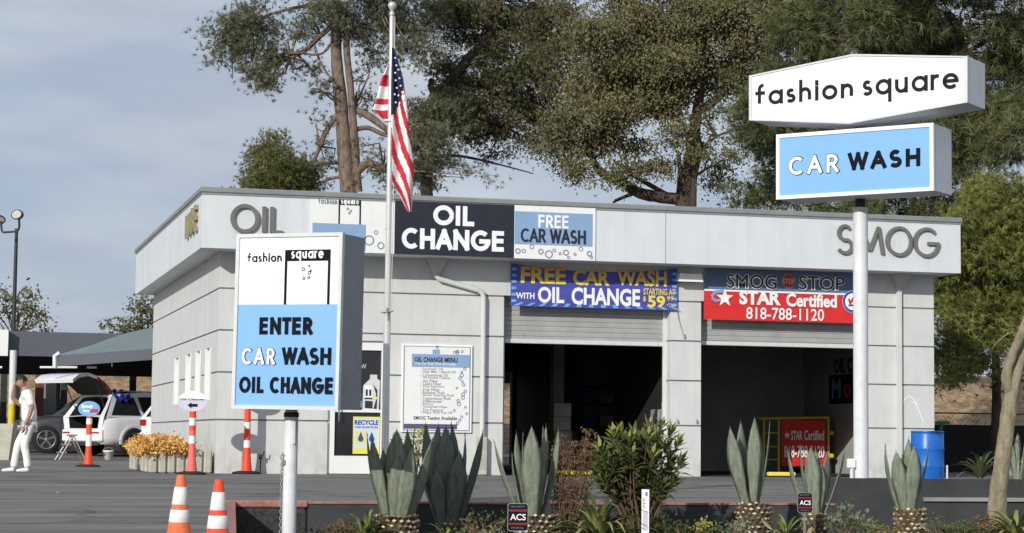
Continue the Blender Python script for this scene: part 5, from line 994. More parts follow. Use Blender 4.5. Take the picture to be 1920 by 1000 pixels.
bush('bright green rosemary like shrub right of the small agave', 24.6, [(1592, 970, 28, 22, 1), (1575, 990, 24, 14, 1), (1608, 985, 18, 14, 1)], [M['shr1'], M['shr2']], leaf=(.05, .014), needle=True)
bush('straw coloured low shrub between the two right hand agaves', 24.6, [(1640, 990, 34, 12, 1), (1660, 998, 20, 10, 1)], [M['yuc1'], M['dryb']], leaf=(.05, .012), needle=True)
bush('brown dry shrub right of the fat pineapple trunk', 24.9, [(1752, 985, 22, 18, 1), (1768, 996, 16, 10, 1)], [M['dryb'], M['shr1']], leaf=(.04, .014))
bush('olive and brown shrub at the foot of the leaning trunk on its left', 24.3, [(1842, 980, 28, 18, .8), (1820, 996, 24, 10, .8)], [M['dryb'], M['shr1']], leaf=(.045, .014), needle=True)
bush('yellow tipped shrub under the white marker stake', 24.0, [(1290, 998, 30, 12, .9), (1330, 1002, 24, 10, .9), (1315, 985, 12, 10, .6)], [M['lime'], M['ol1']], leaf=(.045, .018))
bush('low dark shrub between the strap plant and the left agave trunks', 23.8, [(1060, 1000, 30, 14, .8), (1180, 1000, 26, 16, .8)], [M['ol1'], M['dryb']], leaf=(.045, .018), base=(1100, 1010))
bush('yellow green potted looking shrub by the wall under the menu board', 37.6, [(782, 826, 20, 17, 1), (775, 850, 18, 16, 1)], [M['lime'], M['yuc1']], leaf=(.11, .05), dens=22, sub=24, sr=.09, zb=0, base=(780, 880), group='yellow green shrubs by the walls')
bush('yellow green shrub behind the raised wall at the far right', 31, [(1905, 880, 18, 14, 1), (1925, 872, 20, 16, 1)], [M['lime'], M['yuc1']], leaf=(.08, .035), dens=22, sub=40, sr=.08, zb=0, base=(1910, 900), group='yellow green shrubs by the walls')
# signs on stakes in the bed
def acs(label, px, py, wpx, hpx, d):
    c = at(px, py, d); s = d/F; w_, h_ = wpx*s/2, hpx*s/2; t = thing('security_sign', label, 'yard sign', (c.x, c.y, -.65), 'security signs in the planter'); fr = Fr(c, RH, (0, 0, 1))
    oct_ = lambda w, h, k: [(-w+k, -h), (w-k, -h), (w, -h+k), (w, h-k), (w-k, h), (-w+k, h), (-w, h-k), (-w, -h+k)]
    b = MB(); b.prism(oct_(w_, h_, .02), fr, -.012, 0); b.build('sign_plate', M['galv'], t)
    b = MB(); b.sheet(oct_(w_*.94, h_*.955, .018), fr, .002, 0); b.rect(fr, -w_*.9, h_*.40, w_*.9, h_*.56, .004, 1); b.rect(fr, -w_*.9, -h_*.56, w_*.9, -h_*.40, .004, 1); text(b, fr, 'ACS', (-w_*.74, -h_*.22), (w_*.76, h_*.24), 2, .006, .02)
    text(b, fr, 'SECURITY', (-w_*.7, h_*.7), (w_*.7, h_*.82), 3, .005); text(b, fr, 'PATROL', (-w_*.6, -h_*.82), (w_*.6, -h_*.7), 3, .005); b.build('sign_face', [M['black'], M['dredd'], M['white'], M['greytxt']], t)
    b = MB(); b.box((c.x-.012, c.y+.014, -.7), (c.x+.012, c.y+.024, c.z)); b.build('stake', M['galv'], t)
acs('larger black and red ACS sign on a stake in front of the middle agave', 971, 970, 39, 52, 23.3)
acs('smaller black and red ACS sign on a stake in front of the right hand agave', 1509.5, 943, 28, 38, 24.3)
c = at(1210, 960, 23.3); s = 23.3/F; t = thing('marker_stake', 'narrow white marker stake with a pale blue patch in front of the dark leafy bush', 'marker', (c.x, c.y, -.66)); fr = Fr(c, RH, (0, 0, 1))
b = MB(); b.prism([(-7*s, -.52), (7*s, -.52), (7*s, 42*s), (-7*s, 42*s)], fr, -.02, 0); b.build('stake_board', M['signface'], t)
b = MB(); b.rect(fr, -4.5*s, -34*s, 4.5*s, 2*s, .002, 0); b.rect(fr, 0*s, 29*s, 4*s, 37*s, .002, 1)
for k in range(6): b.rect(fr, -5*s, (8+3.2*k)*s, (-1.5 if k % 2 else .5)*s, (9.6+3.2*k)*s, .002, 1)
b.build('printing', [M['lav'], M['greytxt']], t)

# ---------------------------------------------------------------- blue drum, fence, flower planter
q = onZ(1739, 900, 0); q = at(1739, 850, 37.0); bd = thing('blue_drum', 'blue plastic drum standing by the right corner of the front wall', 'drum', (q.x, q.y, 0))
b = MB(); H = at(1739, 808, 37).z; r = .285; b.lathe((q.x, q.y, 0), [(r*.93, 0), (r, .05), (r, H*.3), (r*1.02, H*.32), (r*1.02, H*.345), (r, H*.365), (r, H*.63), (r*1.02, H*.65), (r*1.02, H*.675), (r, H*.695), (r*.99, H-.06), (r*.95, H-.04)], 32); b.build('drum_body', M['bluep'], bd)
b = MB(); b.lathe((q.x, q.y, H-.045), [(r*.95, 0), (r*1.0, .01), (r*1.0, .04), (r*.95, .045), (r*.93, .03), (.0, .03)], 32); b.build('drum_rim', M['bluep'], bd)
q2 = q+RH*.33-FH*.05; b = MB(); b.tube([(q2.x, q2.y, 0), (q2.x, q2.y, .33)], .018, 8); ob = b.build('pipe_stub', M['pole']); tag(ob, 'short white pipe stub standing right beside the blue drum', 'pipe')
q = onY(1764, 790, 3.0); gp = MB(); gp.tube([(q.x, q.y, 0), (q.x, q.y, q.z)], .04, 10); gp.bbox((q.x-.12, q.y-.05, q.z-.06), (q.x+.2, q.y+.05, q.z), .01); tag(gp.build('green_post', M['green']), 'green painted post with a flat head behind the blue drum', 'post')
fn = thing('screened_fence', 'black screened chain link fence running right from behind the building', 'fence', (20, 7, 0)); ztop = onY(1800, 775, 7).z
b = MB(); b.box((14.9, 7, .02), (34, 7.02, ztop-.28)); b.build('screen', M['mesh'], fn)
b = MB(); zz = ztop-.28
for i in range(150): x = 14.9+i*.1275; b.tube([(x, 7.01, zz), (x+.28, 7.01, ztop)], .004, 4); b.tube([(x+.28, 7.015, zz), (x, 7.015, ztop)], .004, 4)
b.build('chain_link', M['galv'], fn)
for x in np.arange(14.95, 34, 3): b = MB(); b.tube([(x, 7.05, 0), (x, 7.05, ztop+.03)], .03, 8); b.build('post', M['dark'], fn)
b = MB(); b.tube([(14.9, 7.05, ztop), (34, 7.05, ztop)], .02, 6); b.build('top_rail', M['dark'], fn)
pl_ = thing('flower_planter', 'rough concrete block planter of orange flowers at the left corner of the building', 'planter', (-.6, 2.5, 0))
b = MB(); n = 0
x0p, x1p, y0p, y1p, hp_ = -1.22, -.12, .12, 4.3, .43
y = y0p
while y < y1p-.1:
    b.bbox((x0p+random.uniform(-.02, .02), y+.008, -.01), (x0p+.16, y+.29, hp_+random.uniform(-.02, .03)), .03); y += .3
x = x0p+.17
while x < x1p-.05: b.bbox((x+.006, y0p-random.uniform(-.02, .03), -.01), (x+.16, y0p+.16, hp_+random.uniform(-.02, .03)), .03); x += .168
b.build('block_wall', M['stone'], pl_)
b = MB(); b.box((x0p+.1, y0p+.1, .02), (x1p, y1p, hp_-.05)); b.build('planter_soil', M['soil'], pl_)
fl_ = [((random.uniform(x0p+.0, x1p-.34), random.uniform(y0p+.05, y1p-.1), hp_+random.uniform(.0, .15)), (.17, .22, .13), 1) for _ in range(90)]+[((x0p-.03, random.uniform(y0p, y1p), hp_-random.uniform(-.06, .06)), (.08, .16, .09), 1) for _ in range(22)]+[((random.uniform(x0p, x1p-.4), y0p-.03, hp_-random.uniform(-.06, .04)), (.13, .06, .08), 1) for _ in range(14)]
tag(leafcloud('orange_flowers', None, fl_, [M['flo'], M['flo2']], dens=30, sub=260, sr=.055, l=.055, wd=.045), 'mass of orange flowers filling and spilling over the concrete block planter', 'flowers')
tag(leafcloud('flower_greens', None, [((random.uniform(x0p+.1, x1p-.4), random.uniform(y0p+.4, y1p-.3), hp_+.16), (.12, .14, .08), 1) for _ in range(7)], [M['shr1'], M['shr2']], dens=24, sub=240, sr=.04, l=.05, wd=.035), 'few green shoots among the orange flowers of the block planter', 'plant')

# ---------------------------------------------------------------- inside the bays
rl = thing('yellow_railing', 'yellow railing frame standing inside the second bay', 'railing', (12.4, 4.1, .02)); RY = 4.1
RF = Fr((0, RY, 0), (1, 0, 0), (0, 0, 1)); rp_ = lambda px, py: RF.hit(px, py)
def rbar(b, p, q, w_=.03): a, c = rp_(*p), rp_(*q); b.tube([(a[0], RY, a[1]), (c[0], RY, c[1])], w_, 8)
b = MB(); rbar(b, (1420, 785), (1555, 783)); rbar(b, (1460, 787), (1460, 886)); rbar(b, (1432, 787), (1432, 886)); rbar(b, (1432, 812), (1462, 812), .018); rbar(b, (1432, 838), (1462, 838), .018); rbar(b, (1432, 862), (1462, 862), .018); b.build('frame', M['yel'], rl)
b = MB(); rbar(b, (1553, 783), (1553, 886), .035); b.build('end_post', M['yel'], rl)
b = MB()
for y in (812, 855): a = rp_(1555, y); b.bbox((a[0], RY-.05, a[1]-.05), (a[0]+.1, RY+.05, a[1]+.05), .02)
b.build('hinge_bracket', M['yel'], rl, split=True)
sb = thing('banner', 'red STAR Certified banner tied to the yellow railing inside the second bay', 'banner', (11.9, RY-.06, .1)); a, c = rp_(1464, 874), rp_(1546, 788)
R2 = Fr((0, RY-.06, 0), (1, 0, 0), (0, 0, 1)); b = MB(); vs, fs = [], []
for i in range(13):
    for j in range(7): vs.append((a[0]+(c[0]-a[0])*i/12, RY-.05+.02*math.sin(i*1.3+j*.4), a[1]+(c[1]-a[1])*j/6))
b.add(vs, [(i*7+j, (i+1)*7+j, (i+1)*7+j+1, i*7+j+1) for i in range(12) for j in range(6)], 0, True); b.build('cloth', M['bred'], sb)
R3 = Fr((0, RY-.085, 0), (1, 0, 0), (0, 0, 1)); b = MB(); W_, H_ = c[0]-a[0], c[1]-a[1]
text(b, R3, 'STAR', (a[0]+.2*W_, a[1]+.56*H_), (a[0]+.46*W_, a[1]+.76*H_), 0, 0, .03); text(b, R3, 'Certified', (a[0]+.5*W_, a[1]+.56*H_), (a[0]+.95*W_, a[1]+.78*H_), 0, 0, .02); text(b, R3, '818-788-1120', (a[0]+.04*W_, a[1]+.18*H_), (a[0]+.96*W_, a[1]+.44*H_), 0, 0, .02)
x, z = a[0]+.11*W_, a[1]+.66*H_; b.sheet([(x+(.08 if i % 2 == 0 else .035)*math.sin(R_(36*i)), z+(.08 if i % 2 == 0 else .035)*math.cos(R_(36*i))) for i in range(10)], R3, 0); b.build('lettering', M['signface'], sb)
for nm, lab, x0, x1 in (('wheel_stop', 'yellow wheel stop bar on the floor at the first bay opening', 1043, 1110), ('wheel_stop', 'pale cream wheel stop bar on the floor at the second bay opening', 1440, 1490)):
    a, c = onY(x0, 886, .1), onY(x1, 886, .1); b = MB(); b.bbox((a.x, .04, .021), (c.x, .18, .10), .012); tag(b.build(nm, M['yel'] if x0 < 1200 else M['yelp']), lab, 'wheel stop')
ec = thing('equipment_cabinet', 'grey equipment cabinet with two white tags just inside the first bay by the pillar', 'cabinet', (8.7, .75, .02)); a, c = onY(1234, 850, .6), onY(1255, 768, .6)
b = MB(); b.bbox((a.x, .6, .02), (c.x, 1.1, c.z), .02); b.build('cabinet_body', M['sside'], ec)
b = MB()
for y0, y1 in ((755, 768), (779, 793)): p, q = onY(1241, y1, .59), onY(1250, y0, .59); b.box((p.x, .585, p.z), (q.x, .598, q.z))
b.build('white_tag', M['signface'], ec, split=True); b = MB(); b.tube([(a.x-.06, .7, .5), (a.x-.05, .7, 1.2), (a.x+.02, .7, 1.36), (a.x-.1, .66, .9)], .03, 6); b.build('hose', M['rubber'], ec)
for k in range(5):
    x = 7.35+random.uniform(-.03, .03); tag_o = MB(); tag_o.bbox((x, 2.6, .021+k*.29), (x+.38, 3.0, .021+k*.29+.285), .01); tag(tag_o.build('carton', M['box1']), ['carton at the bottom of the stack inside the first bay', 'second carton up in the stack inside the first bay', 'middle carton of the stack inside the first bay', 'carton below the top one of the stack inside the first bay', 'topmost carton of the stack inside the first bay'][k], 'carton', 'cartons stacked in the first bay')
sh_ = thing('wall_shelf', 'dark shelf unit with bins at the back of the second bay', 'shelf', (11.2, 11.9, .02)); b = MB()
for z in (.4, 1.0, 1.6, 2.05): b.box((10.2, 11.8, z), (12.3, 12.4, z+.04))
for x in (10.2, 12.26): b.box((x, 11.8, .02), (x+.04, 12.4, 2.2))
b.build('rack', M['dark'], sh_)
for i in range(8): b = MB(); x = 10.3+(i % 4)*.48; z = 1.042 if i < 4 else 1.642; b.bbox((x, 11.85, z), (x+.36, 12.3, z+.2+.06*(i % 3)), .02); b.build('bin', [M['box1'], M['bluep'], M['soffit'], M['rust']][i % 4], sh_)
b = MB(); b.box((BW-.275, .3, .021), (BW-.26, 6.19, ZB-.13)); b.build('bay_lining', M['intw'], bl)
IW = Fr((BW-.276, 0, 0), (0, -1, 0), (0, 0, 1)); yc = lambda px: -IW.hit(px, 700)[0]
it = thing('wall_sign', 'black OIL CHANGE lettering on the grey side wall inside the second bay', 'sign', (BW-.28, yc(1600), 2.2)); b = MB(); q0, q1 = IW.hit(1564, 701), IW.hit(1648, 672); text(b, IW, 'OIL CHANGE', q0, (q1[0], q0[1]+.33), 0, .004, .04); b.build('lettering', M['black'], it)
it = thing('wall_sign', 'dark sign with outlined blue and red letters below the OIL lettering in the second bay', 'sign', (BW-.28, yc(1600), 1.5)); b = MB(); q0, q1 = IW.hit(1556, 758), IW.hit(1645, 703); zt2 = IW.hit(1556, 704)[1]; b.prism([(q0[0], q0[1]), (q1[0], q0[1]), (q1[0], zt2), (q0[0], zt2)], IW, 0, .02); b.build('sign_panel', M['black'], it)
b = MB(); w0 = q1[0]-q0[0]; text(b, IW, 'M', (q0[0]+.07*w0, q0[1]+.12), (q0[0]+.26*w0, zt2-.1), 0, .024, .02); b.build('lettering', M['bcyan'], it)
b = MB(); text(b, IW, 'o', (q0[0]+.32*w0, q0[1]+.12), (q0[0]+.47*w0, zt2-.22), 0, .024, .02); b.build('lettering', M['bred'], it)

# ---------------------------------------------------------------- cars
def car(name, label, loc, yaw, paint, opened=False, group='cars parked beyond the building'):
    t = thing(name, label, 'car', loc, group, yaw); PM = M[paint]
    lower = [(-2.45, .33, 1.03, .86), (-2.40, .31, 1.06, .93), (-1.95, .30, 1.08, .965), (-1.5, .3, 1.08, .975), (0, .3, 1.06, .975), (1.1, .3, 1.04, .97), (1.45, .3, 1.03, .96), (2.05, .3, .95, .93), (2.35, .32, .86, .86), (2.47, .36, .70, .72)]
    b = MB(); vs = []
    for x, z0, z1, h in lower:
        pr = [(h*.93, z0), (h, z0+.18), (h*1.0, z0+.42), (h*.985, z1-.14), (h*.93, z1-.02), (h*.84, z1+.01), (0, z1+.04)]
        ring = [(x, y, z) for y, z in pr]+[(x, -y, z) for y, z in pr[-2::-1]]; vs += ring
    k = 13; n = len(lower); fs = [(i*k+j, i*k+j+1, (i+1)*k+j+1, (i+1)*k+j) for i in range(n-1) for j in range(k-1)]+[((i+1)*k, (i+1)*k+k-1, i*k+k-1, i*k) for i in range(n-1)]+[tuple(range((n-1)*k, n*k))]
    b.add(vs, fs, 0, True); b.build('body', PM, t, True)
    # greenhouse
    sidep = [(-2.36, 1.04), (-2.02, 1.66), (-.9, 1.74), (.45, 1.68), (1.38, 1.03)]; hb, ht = .91, .70
    def Y(z): return hb+(ht-hb)*max(0, (z-1.04)/.7)
    b = MB(); L_ = [(x, Y(z), z) for x, z in sidep]; Rr_ = [(x, -Y(z), z) for x, z in sidep]; top = [(x, 0, z+.035) for x, z in sidep]
    vs = L_+Rr_+top; fs = [(0, 1, 2, 3, 4), (9, 8, 7, 6, 5)]
    for i in range(1, 4): fs += [(i, 10+i, 11+i, i+1), (10+i, 5+i, 6+i, 11+i)]
    if not opened: fs += [(0, 10, 11, 1), (10, 5, 6, 11)]
    b.add(vs, fs, 0); b.build('roof', PM, t, True)
    for sgn in (1, -1):
        for w_ in (((-2.18, 1.10), (-1.93, 1.54), (-1.35, 1.59), (-1.2, 1.10)), ((-1.08, 1.10), (-1.22, 1.60), (-.22, 1.63), (-.1, 1.10)), ((.0, 1.10), (-.12, 1.63), (.38, 1.6), (1.12, 1.10))):
            b = MB(); b.add([(x, sgn*(Y(z)+.012), z) for x, z in w_], [(0, 1, 2, 3) if sgn > 0 else (3, 2, 1, 0)]); b.build('window', M['glass'], t, True)
        b = MB(); b.tube([(-1.95, sgn*.66, 1.70), (-1.8, sgn*.66, 1.755), (.2, sgn*.66, 1.755), (.35, sgn*.66, 1.71)], .018, 6); b.build('roof_rail', M['alu'], t, True)
        b = MB(); b.box((-1.05, sgn*.978-.004, .40), (1.05, sgn*.978+.004, .56)); b.build('sill_trim', M['plastic'], t, True)
        b = MB()
        for x in (-.95, .1): b.bbox((x, sgn*.985-.012, .93), (x+.2, sgn*.985+.012, .965), .005)
        b.build('door_handle', PM, t, True, split=True)
        b = MB()
        for x in (-1.12, -.05, 1.08): b.box((x-.006, sgn*.977-.003, .5), (x+.006, sgn*.977+.003, 1.0))
        b.build('door_gap', M['plastic'], t, True)
    b = MB(); b.add([(.52, -.66, 1.655), (.52, .66, 1.655), (1.33, .84, 1.075), (1.33, -.84, 1.075)], [(3, 2, 1, 0)]); b.v = [(x+.02, y, z+.02) for x, y, z in b.v]; b.build('windscreen', M['glass'], t, True)
    for x in (-1.48, 1.47):
        for sgn in (1, -1):
            c = Vector((x, sgn*.90, .375)); ax = Matrix.Rotation(R_(-90*sgn), 3, 'X'); b = MB(); b.lathe(c, [(.22, -.1), (.36, -.1), (.375, -.06), (.375, .08), (.35, .115), (.27, .12), (.25, .09)], 28, axis=ax); wh = b.build('wheel', M['tyre'], t, True)
            b = MB(); b.lathe(c, [(.27, .07), (.265, .112), (.245, .112), (.235, .07)], 28, axis=ax); b.lathe(c, [(0, .09), (.06, .105), (.065, .07), (0, .06)], 14, axis=ax)
            for k_ in range(5):
                a = 2*math.pi*k_/5+.3; d_ = Vector((math.cos(a), 0, math.sin(a))); q = Vector((-d_.z, 0, d_.x)); yy = sgn*.105
                vs = [c+d_*r+q*w_+Vector((0, yy-dz*sgn, 0)) for dz in (0, .03) for r, w_ in ((.04, .032), (.255, .042), (.255, -.042), (.04, -.032))]; b.add(vs, [(0, 1, 2, 3), (3, 2, 1, 0), (0, 1, 5, 4), (2, 3, 7, 6), (1, 2, 6, 5)])
            b.build('rim', M['rim'], wh, True)
            b = MB(); pts = [(x+.46*math.cos(R_(a)), .375+.46*math.sin(R_(a))) for a in range(-8, 189, 14)]; pin = [(x+.39*math.cos(R_(a)), .375+.39*math.sin(R_(a))) for a in range(-8, 189, 14)]; nn = len(pts)
            b.add([(p[0], sgn*.992, p[1]) for p in pts]+[(p[0], sgn*.992, p[1]) for p in pin]+[(p[0], sgn*.95, p[1]) for p in pts], [(i, i+1, nn+i+1, nn+i) for i in range(nn-1)]+[(i, i+1, 2*nn+i+1, 2*nn+i) for i in range(nn-1)]); b.build('wheel_arch', PM, t, True)
            b = MB(); b.add([(x+.40*math.cos(R_(a)), sgn*.9815, .375+.40*math.sin(R_(a))) for a in range(0, 360, 15)], [tuple(range(24))]); b.build('wheel_well', M['rubber'], t, True)
    # rear end
    b = MB(); b.bbox((-2.52, -.90, .36), (-2.35, .90, .735), .05); b.build('rear_bumper', PM, t, True)
    b = MB(); b.bbox((-2.50, -.72, .27), (-2.36, .72, .40), .02); b.build('bumper_trim', M['plastic'], t, True)
    b = MB()
    for sgn in (1, -1): b.box((-2.532, sgn*.66-.16, .60), (-2.521, sgn*.66+.16, .64))
    b.build('reflector', M['tail'], t, True, split=True)
    outl = [(.86, .733), (.93, 1.04), (.80, 1.40), (.70, 1.66), (0, 1.70)]; inn = [(.64, .74), (.70, 1.04), (.66, 1.38), (.58, 1.57), (0, 1.61)]
    xr = lambda z: -2.45 if z < 1.04 else -2.45+.43*(z-1.04)/.62
    if opened:
        O = [(xr(z), y, z) for y, z in outl]+[(xr(z), -y, z) for y, z in outl[-2::-1]]; I = [(xr(z)+.02, y, z) for y, z in inn]+[(xr(z)+.02, -y, z) for y, z in inn[-2::-1]]; nn = len(O)
        b = MB(); b.add(O+I, [(i, i+1, nn+i+1, nn+i) for i in range(nn-1)]); b.build('tailgate_frame', PM, t, True)
        b = MB(); I2 = [(-.9, y*.95, z) for _, y, z in I]; b.add(I+I2, [(i, i+1, nn+i+1, nn+i) for i in range(nn-1)]+[(0, nn, 2*nn-1, nn-1), tuple(range(nn, 2*nn))]); b.build('boot_lining', M['trunk'], t, True)
        b = MB(); b.bbox((-1.5, -.6, .76), (-1.3, -.02, 1.2), .05); b.bbox((-1.5, .02, .76), (-1.3, .6, 1.2), .05); b.build('rear_seat', M['plastic'], t, True, split=True)
        prof = [(-2.02, 1.72, .74), (-2.3, 1.95, .78), (-2.62, 2.14, .82), (-2.95, 2.22, .86), (-3.25, 2.17, .88), (-3.45, 2.03, .88)]
        b = MB(); up = [(x, s_*h, z) for x, z, h in prof for s_ in (1, -1)]; dn = [(x+.03, s_*h*.97, z-.09) for x, z, h in prof for s_ in (1, -1)]; n6 = len(up)
        b.add(up, [(2*i, 2*i+1, 2*i+3, 2*i+2) for i in range(5)], 0, True); b.add(up+dn, [(2*i, 2*i+2, n6+2*i+2, n6+2*i) for i in range(5)]+[(2*i+1, n6+2*i+1, n6+2*i+3, 2*i+3) for i in range(5)]+[(n6-2, n6-1, 2*n6-1, 2*n6-2)], 0); tg = b.build('open_tailgate', PM, t, True)
        b = MB(); b.add(dn, [(2*i+2, 2*i+3, 2*i+1, 2*i) for i in range(5)], 0, True); b.v = [(x, y, z-.004) for x, y, z in b.v]; b.build('tailgate_lining', M['trunk'], tg, True)
        for sgn in (1, -1):
            b = MB(); b.add([(-2.05, sgn*.75, 1.735), (-2.3, sgn*.785, 1.95), (-2.62, sgn*.826, 2.135), (-2.62, sgn*.826, 2.06), (-2.3, sgn*.785, 1.85), (-2.08, sgn*.75, 1.66)], [(0, 1, 4, 5), (1, 2, 3, 4), (5, 4, 1, 0), (4, 3, 2, 1)]); b.build('tail_light', M['tail'], tg, True)
            b = MB(); b.tube([(-2.2, sgn*.66, 1.2), (-2.6, sgn*.72, 2.04)], .013, 6); b.build('gas_strut', M['dark'], tg, True)
    else:
        O = [(xr(z)-.005, y, z) for y, z in outl]+[(xr(z)-.005, -y, z) for y, z in outl[-2::-1]]; b = MB(); b.add(O, [tuple(range(len(O)))]); b.build('tailgate', PM, t, True)
        b = MB(); g_ = [(.74, 1.10), (.62, 1.56), (-.62, 1.56), (-.74, 1.10)]; b.add([(xr(z)-.015, y, z) for y, z in g_], [(0, 1, 2, 3)]); b.build('rear_window', M['glass'], t, True)
        for sgn in (1, -1): b = MB(); b.bbox((-2.475, sgn*.80-.13, .86), (-2.35, sgn*.80+.135, 1.03), .02); b.build('tail_light', M['tail'], t, True)
        b = MB(); b.box((-2.466, -.26, .80), (-2.458, .26, .93)); b.build('number_plate', M['signface'], t, True)
    # front
    b = MB(); b.bbox((2.40, -.62, .42), (2.49, .62, .66), .03); b.build('grille', M['plastic'], t, True)
    for sgn in (1, -1): b = MB(); b.bbox((2.22, sgn*.68-.15, .70), (2.40, sgn*.68+.15, .84), .03); b.build('headlight', M['alu'], t, True)
    for sgn in (1, -1): b = MB(); b.bbox((.82, sgn*1.05-.11, 1.04), (.95, sgn*1.05+.11, 1.19), .03); b.build('door_mirror', PM, t, True)
    return t
hd = R_(47); fwd = RH*math.cos(hd)+FH*math.sin(hd); yaw = math.atan2(fwd.y, fwd.x); lft = Vector((-fwd.y, fwd.x, 0))
def place(px, d, sx, sy, h):                            # world centre of a car whose corner (sx, sy) stands at this pixel column
    p = at(px, 853, d); f = RH*math.cos(h)+FH*math.sin(h); l_ = Vector((-f.y, f.x, 0)); c = p-f*sx-l_*sy; return (c.x, c.y, gz(c.y)+.0)
suv = place(193, 57.0, -2.45, -.93, hd)
car('white_car', 'white estate car with its tailgate raised, boot open towards the lot', suv, yaw, 'carwhite', True)
h2 = R_(30); f2 = RH*math.cos(h2)+FH*math.sin(h2)
p3 = place(263, 54.6, -2.45, .9, hd); car('white_car', 'white car mostly hidden behind the building end, one red tail light showing', p3, yaw, 'carwhite')
h4 = R_(192); f4 = RH*math.cos(h4)+FH*math.sin(h4)
car('dark_car', 'dark grey car parked behind the man in white, facing left', place(86, 60, 1.47, .95, h4), math.atan2(f4.y, f4.x), 'cargrey')
bc = Vector(suv)
def carpt(x, y, z): return bc+fwd*x+lft*y+Vector((0, 0, z))
q = carpt(-1.75, -.62, 1.72); rg = MB(); Pq = []
for i in range(9):
    for j in range(9):
        u, v = i/8-.5, j/8-.5; a = q+fwd*(u*.55)-lft*(v*.5); a.z += .05*math.sin(i*1.9+j)+.05-(max(0, v)*.55); Pq.append(a)
rg.add(Pq, [(i*9+j, (i+1)*9+j, (i+1)*9+j+1, i*9+j+1) for i in range(8) for j in range(8)], 0, True); tag(rg.build('blue_cloth', M['rag']), 'crumpled blue cloth lying on the roof edge of the open white car', 'cloth')
# stepladder and bucket
p = onZ(134, 856, .06); p = at(134, 856, 53); p.z = gz(p.y); sl_ = thing('step_ladder', 'small aluminium step ladder standing behind the open white car', 'step ladder', (p.x, p.y, p.z)); b = MB()
fx = -RH*.9-FH*.4; sd = FH*.9-RH*.4
H = .62
for s_ in (-.2, .2): b.tube([p+sd*s_*1.2+fx*.36, p+sd*s_*.8+Vector((0, 0, H))], .02, 6)
b.build('front_rails', M['alu'], sl_); b = MB()
for s_ in (-.2, .2): b.tube([p+sd*s_*1.2-fx*.3, p+sd*s_*.8+Vector((0, 0, H))], .018, 6)
b.tube([p-sd*.21-fx*.2+Vector((0, 0, .2)), p+sd*.21-fx*.2+Vector((0, 0, .2))], .012, 6); b.build('rear_rails', M['alu'], sl_)
for f in (.3, .62, 1.0):
    b = MB(); c = p+fx*(.36*(1-f))+Vector((0, 0, H*f)); Mx = Matrix.Translation(c) @ Matrix.Rotation(math.atan2(sd.y, sd.x), 4, 'Z'); b.bbox((-.2, -.09, -.02), (.2, .09, .02), .006, 0, Mx); b.build('step', M['alu'], sl_)
p = at(203, 857, 54); p.z = gz(p.y); bk_ = thing('bucket', 'white plastic bucket on the ground beside the rear wheel of the open white car', 'bucket', p); b = MB(); b.lathe(p, [(.0, 0), (.115, 0), (.128, .2), (.136, .2), (.136, .235), (.125, .235), (.11, .04), (0, .04)], 20); b.build('bucket_body', M['signface'], bk_); b = MB(); b.tube([p+RH*(.135*math.cos(R_(a)))+Vector((0, 0, .21+.10*math.sin(R_(a)))) for a in range(0, 181, 20)], .005, 5); b.build('handle', M['galv'], bk_)
# ---------------------------------------------------------------- carport, awning, lamp
CY = 21.0; cx0 = onY(15, 640, CY).x; zt_ = onY(15, 621, CY).z; zb_ = onY(15, 667, CY).z
cp = thing('carport', 'long flat roofed carport with a charcoal fascia beyond the man and the cars', 'carport', (cx0+3, CY, .1))
b = MB(); b.box((cx0, CY, zb_), (14, CY+.25, zt_)); b.build('fascia', M['canop'], cp)
b = MB(); b.box((cx0-20, CY-.35, zb_-.02), (cx0-.004, CY-.05, zt_+.02)); tag(b.build('white_fascia', M['white'], cp), 'white fascia at the left end of the carport')
b = MB(); b.add([(cx0-20, CY+.26, zb_+.2), (14, CY+.26, zb_+.2), (14, CY+5.6, zb_-.25), (cx0-20, CY+5.6, zb_-.25), (cx0-20, CY+.26, zb_+.28), (14, CY+.26, zb_+.28), (14, CY+5.6, zb_-.17), (cx0-20, CY+5.6, zb_-.17)], [(3, 2, 1, 0), (4, 5, 6, 7), (0, 1, 5, 4), (2, 3, 7, 6)]); b.build('roof_deck', M['under'], cp)
b = MB()
for i in range(6): y = CY+.7+i*.9; z = zb_+.2-.45*(y-CY-.26)/5.34; b.box((cx0-20, y, z-.16), (14, y+.1, z-.005))
b.build('purlins', M['dark'], cp)
for px, d, m in ((118, 66.3, 'dark'), (247, 66, 'dark'), (30, 66.5, 'dark'), (5, 66.5, 'dark')): p = at(px, 800, d); b = MB(); b.box((p.x-.1, p.y-.1, gz(p.y)-.3), (p.x+.1, p.y+.1, zb_-.02)); b.build('column', M[m], cp)
p = at(72, 800, 66); b = MB(); b.box((p.x-.13, p.y-.1, 0), (p.x+.13, p.y+.1, zb_-.02)); b.build('column', M['rust'], cp)
p = at(90, 760, 66.6); b = MB(); b.box((p.x-.35, p.y, 1.0), (p.x+.55, p.y+.1, zb_-.1)); b.build('grey_panel', M['trim'], cp)
p = at(21, 800, 58); b = MB(); zz = at(21, 757, 58).z; b.tube([(p.x, p.y, zz), (p.x, p.y, zb_+.1)], .095, 12); po = b.build('column', M['sframe'], cp)
b = MB(); b.tube([(p.x, p.y, gz(p.y)), (p.x, p.y, zz)], .10, 12); b.build('yellow_base', M['yel'], po)
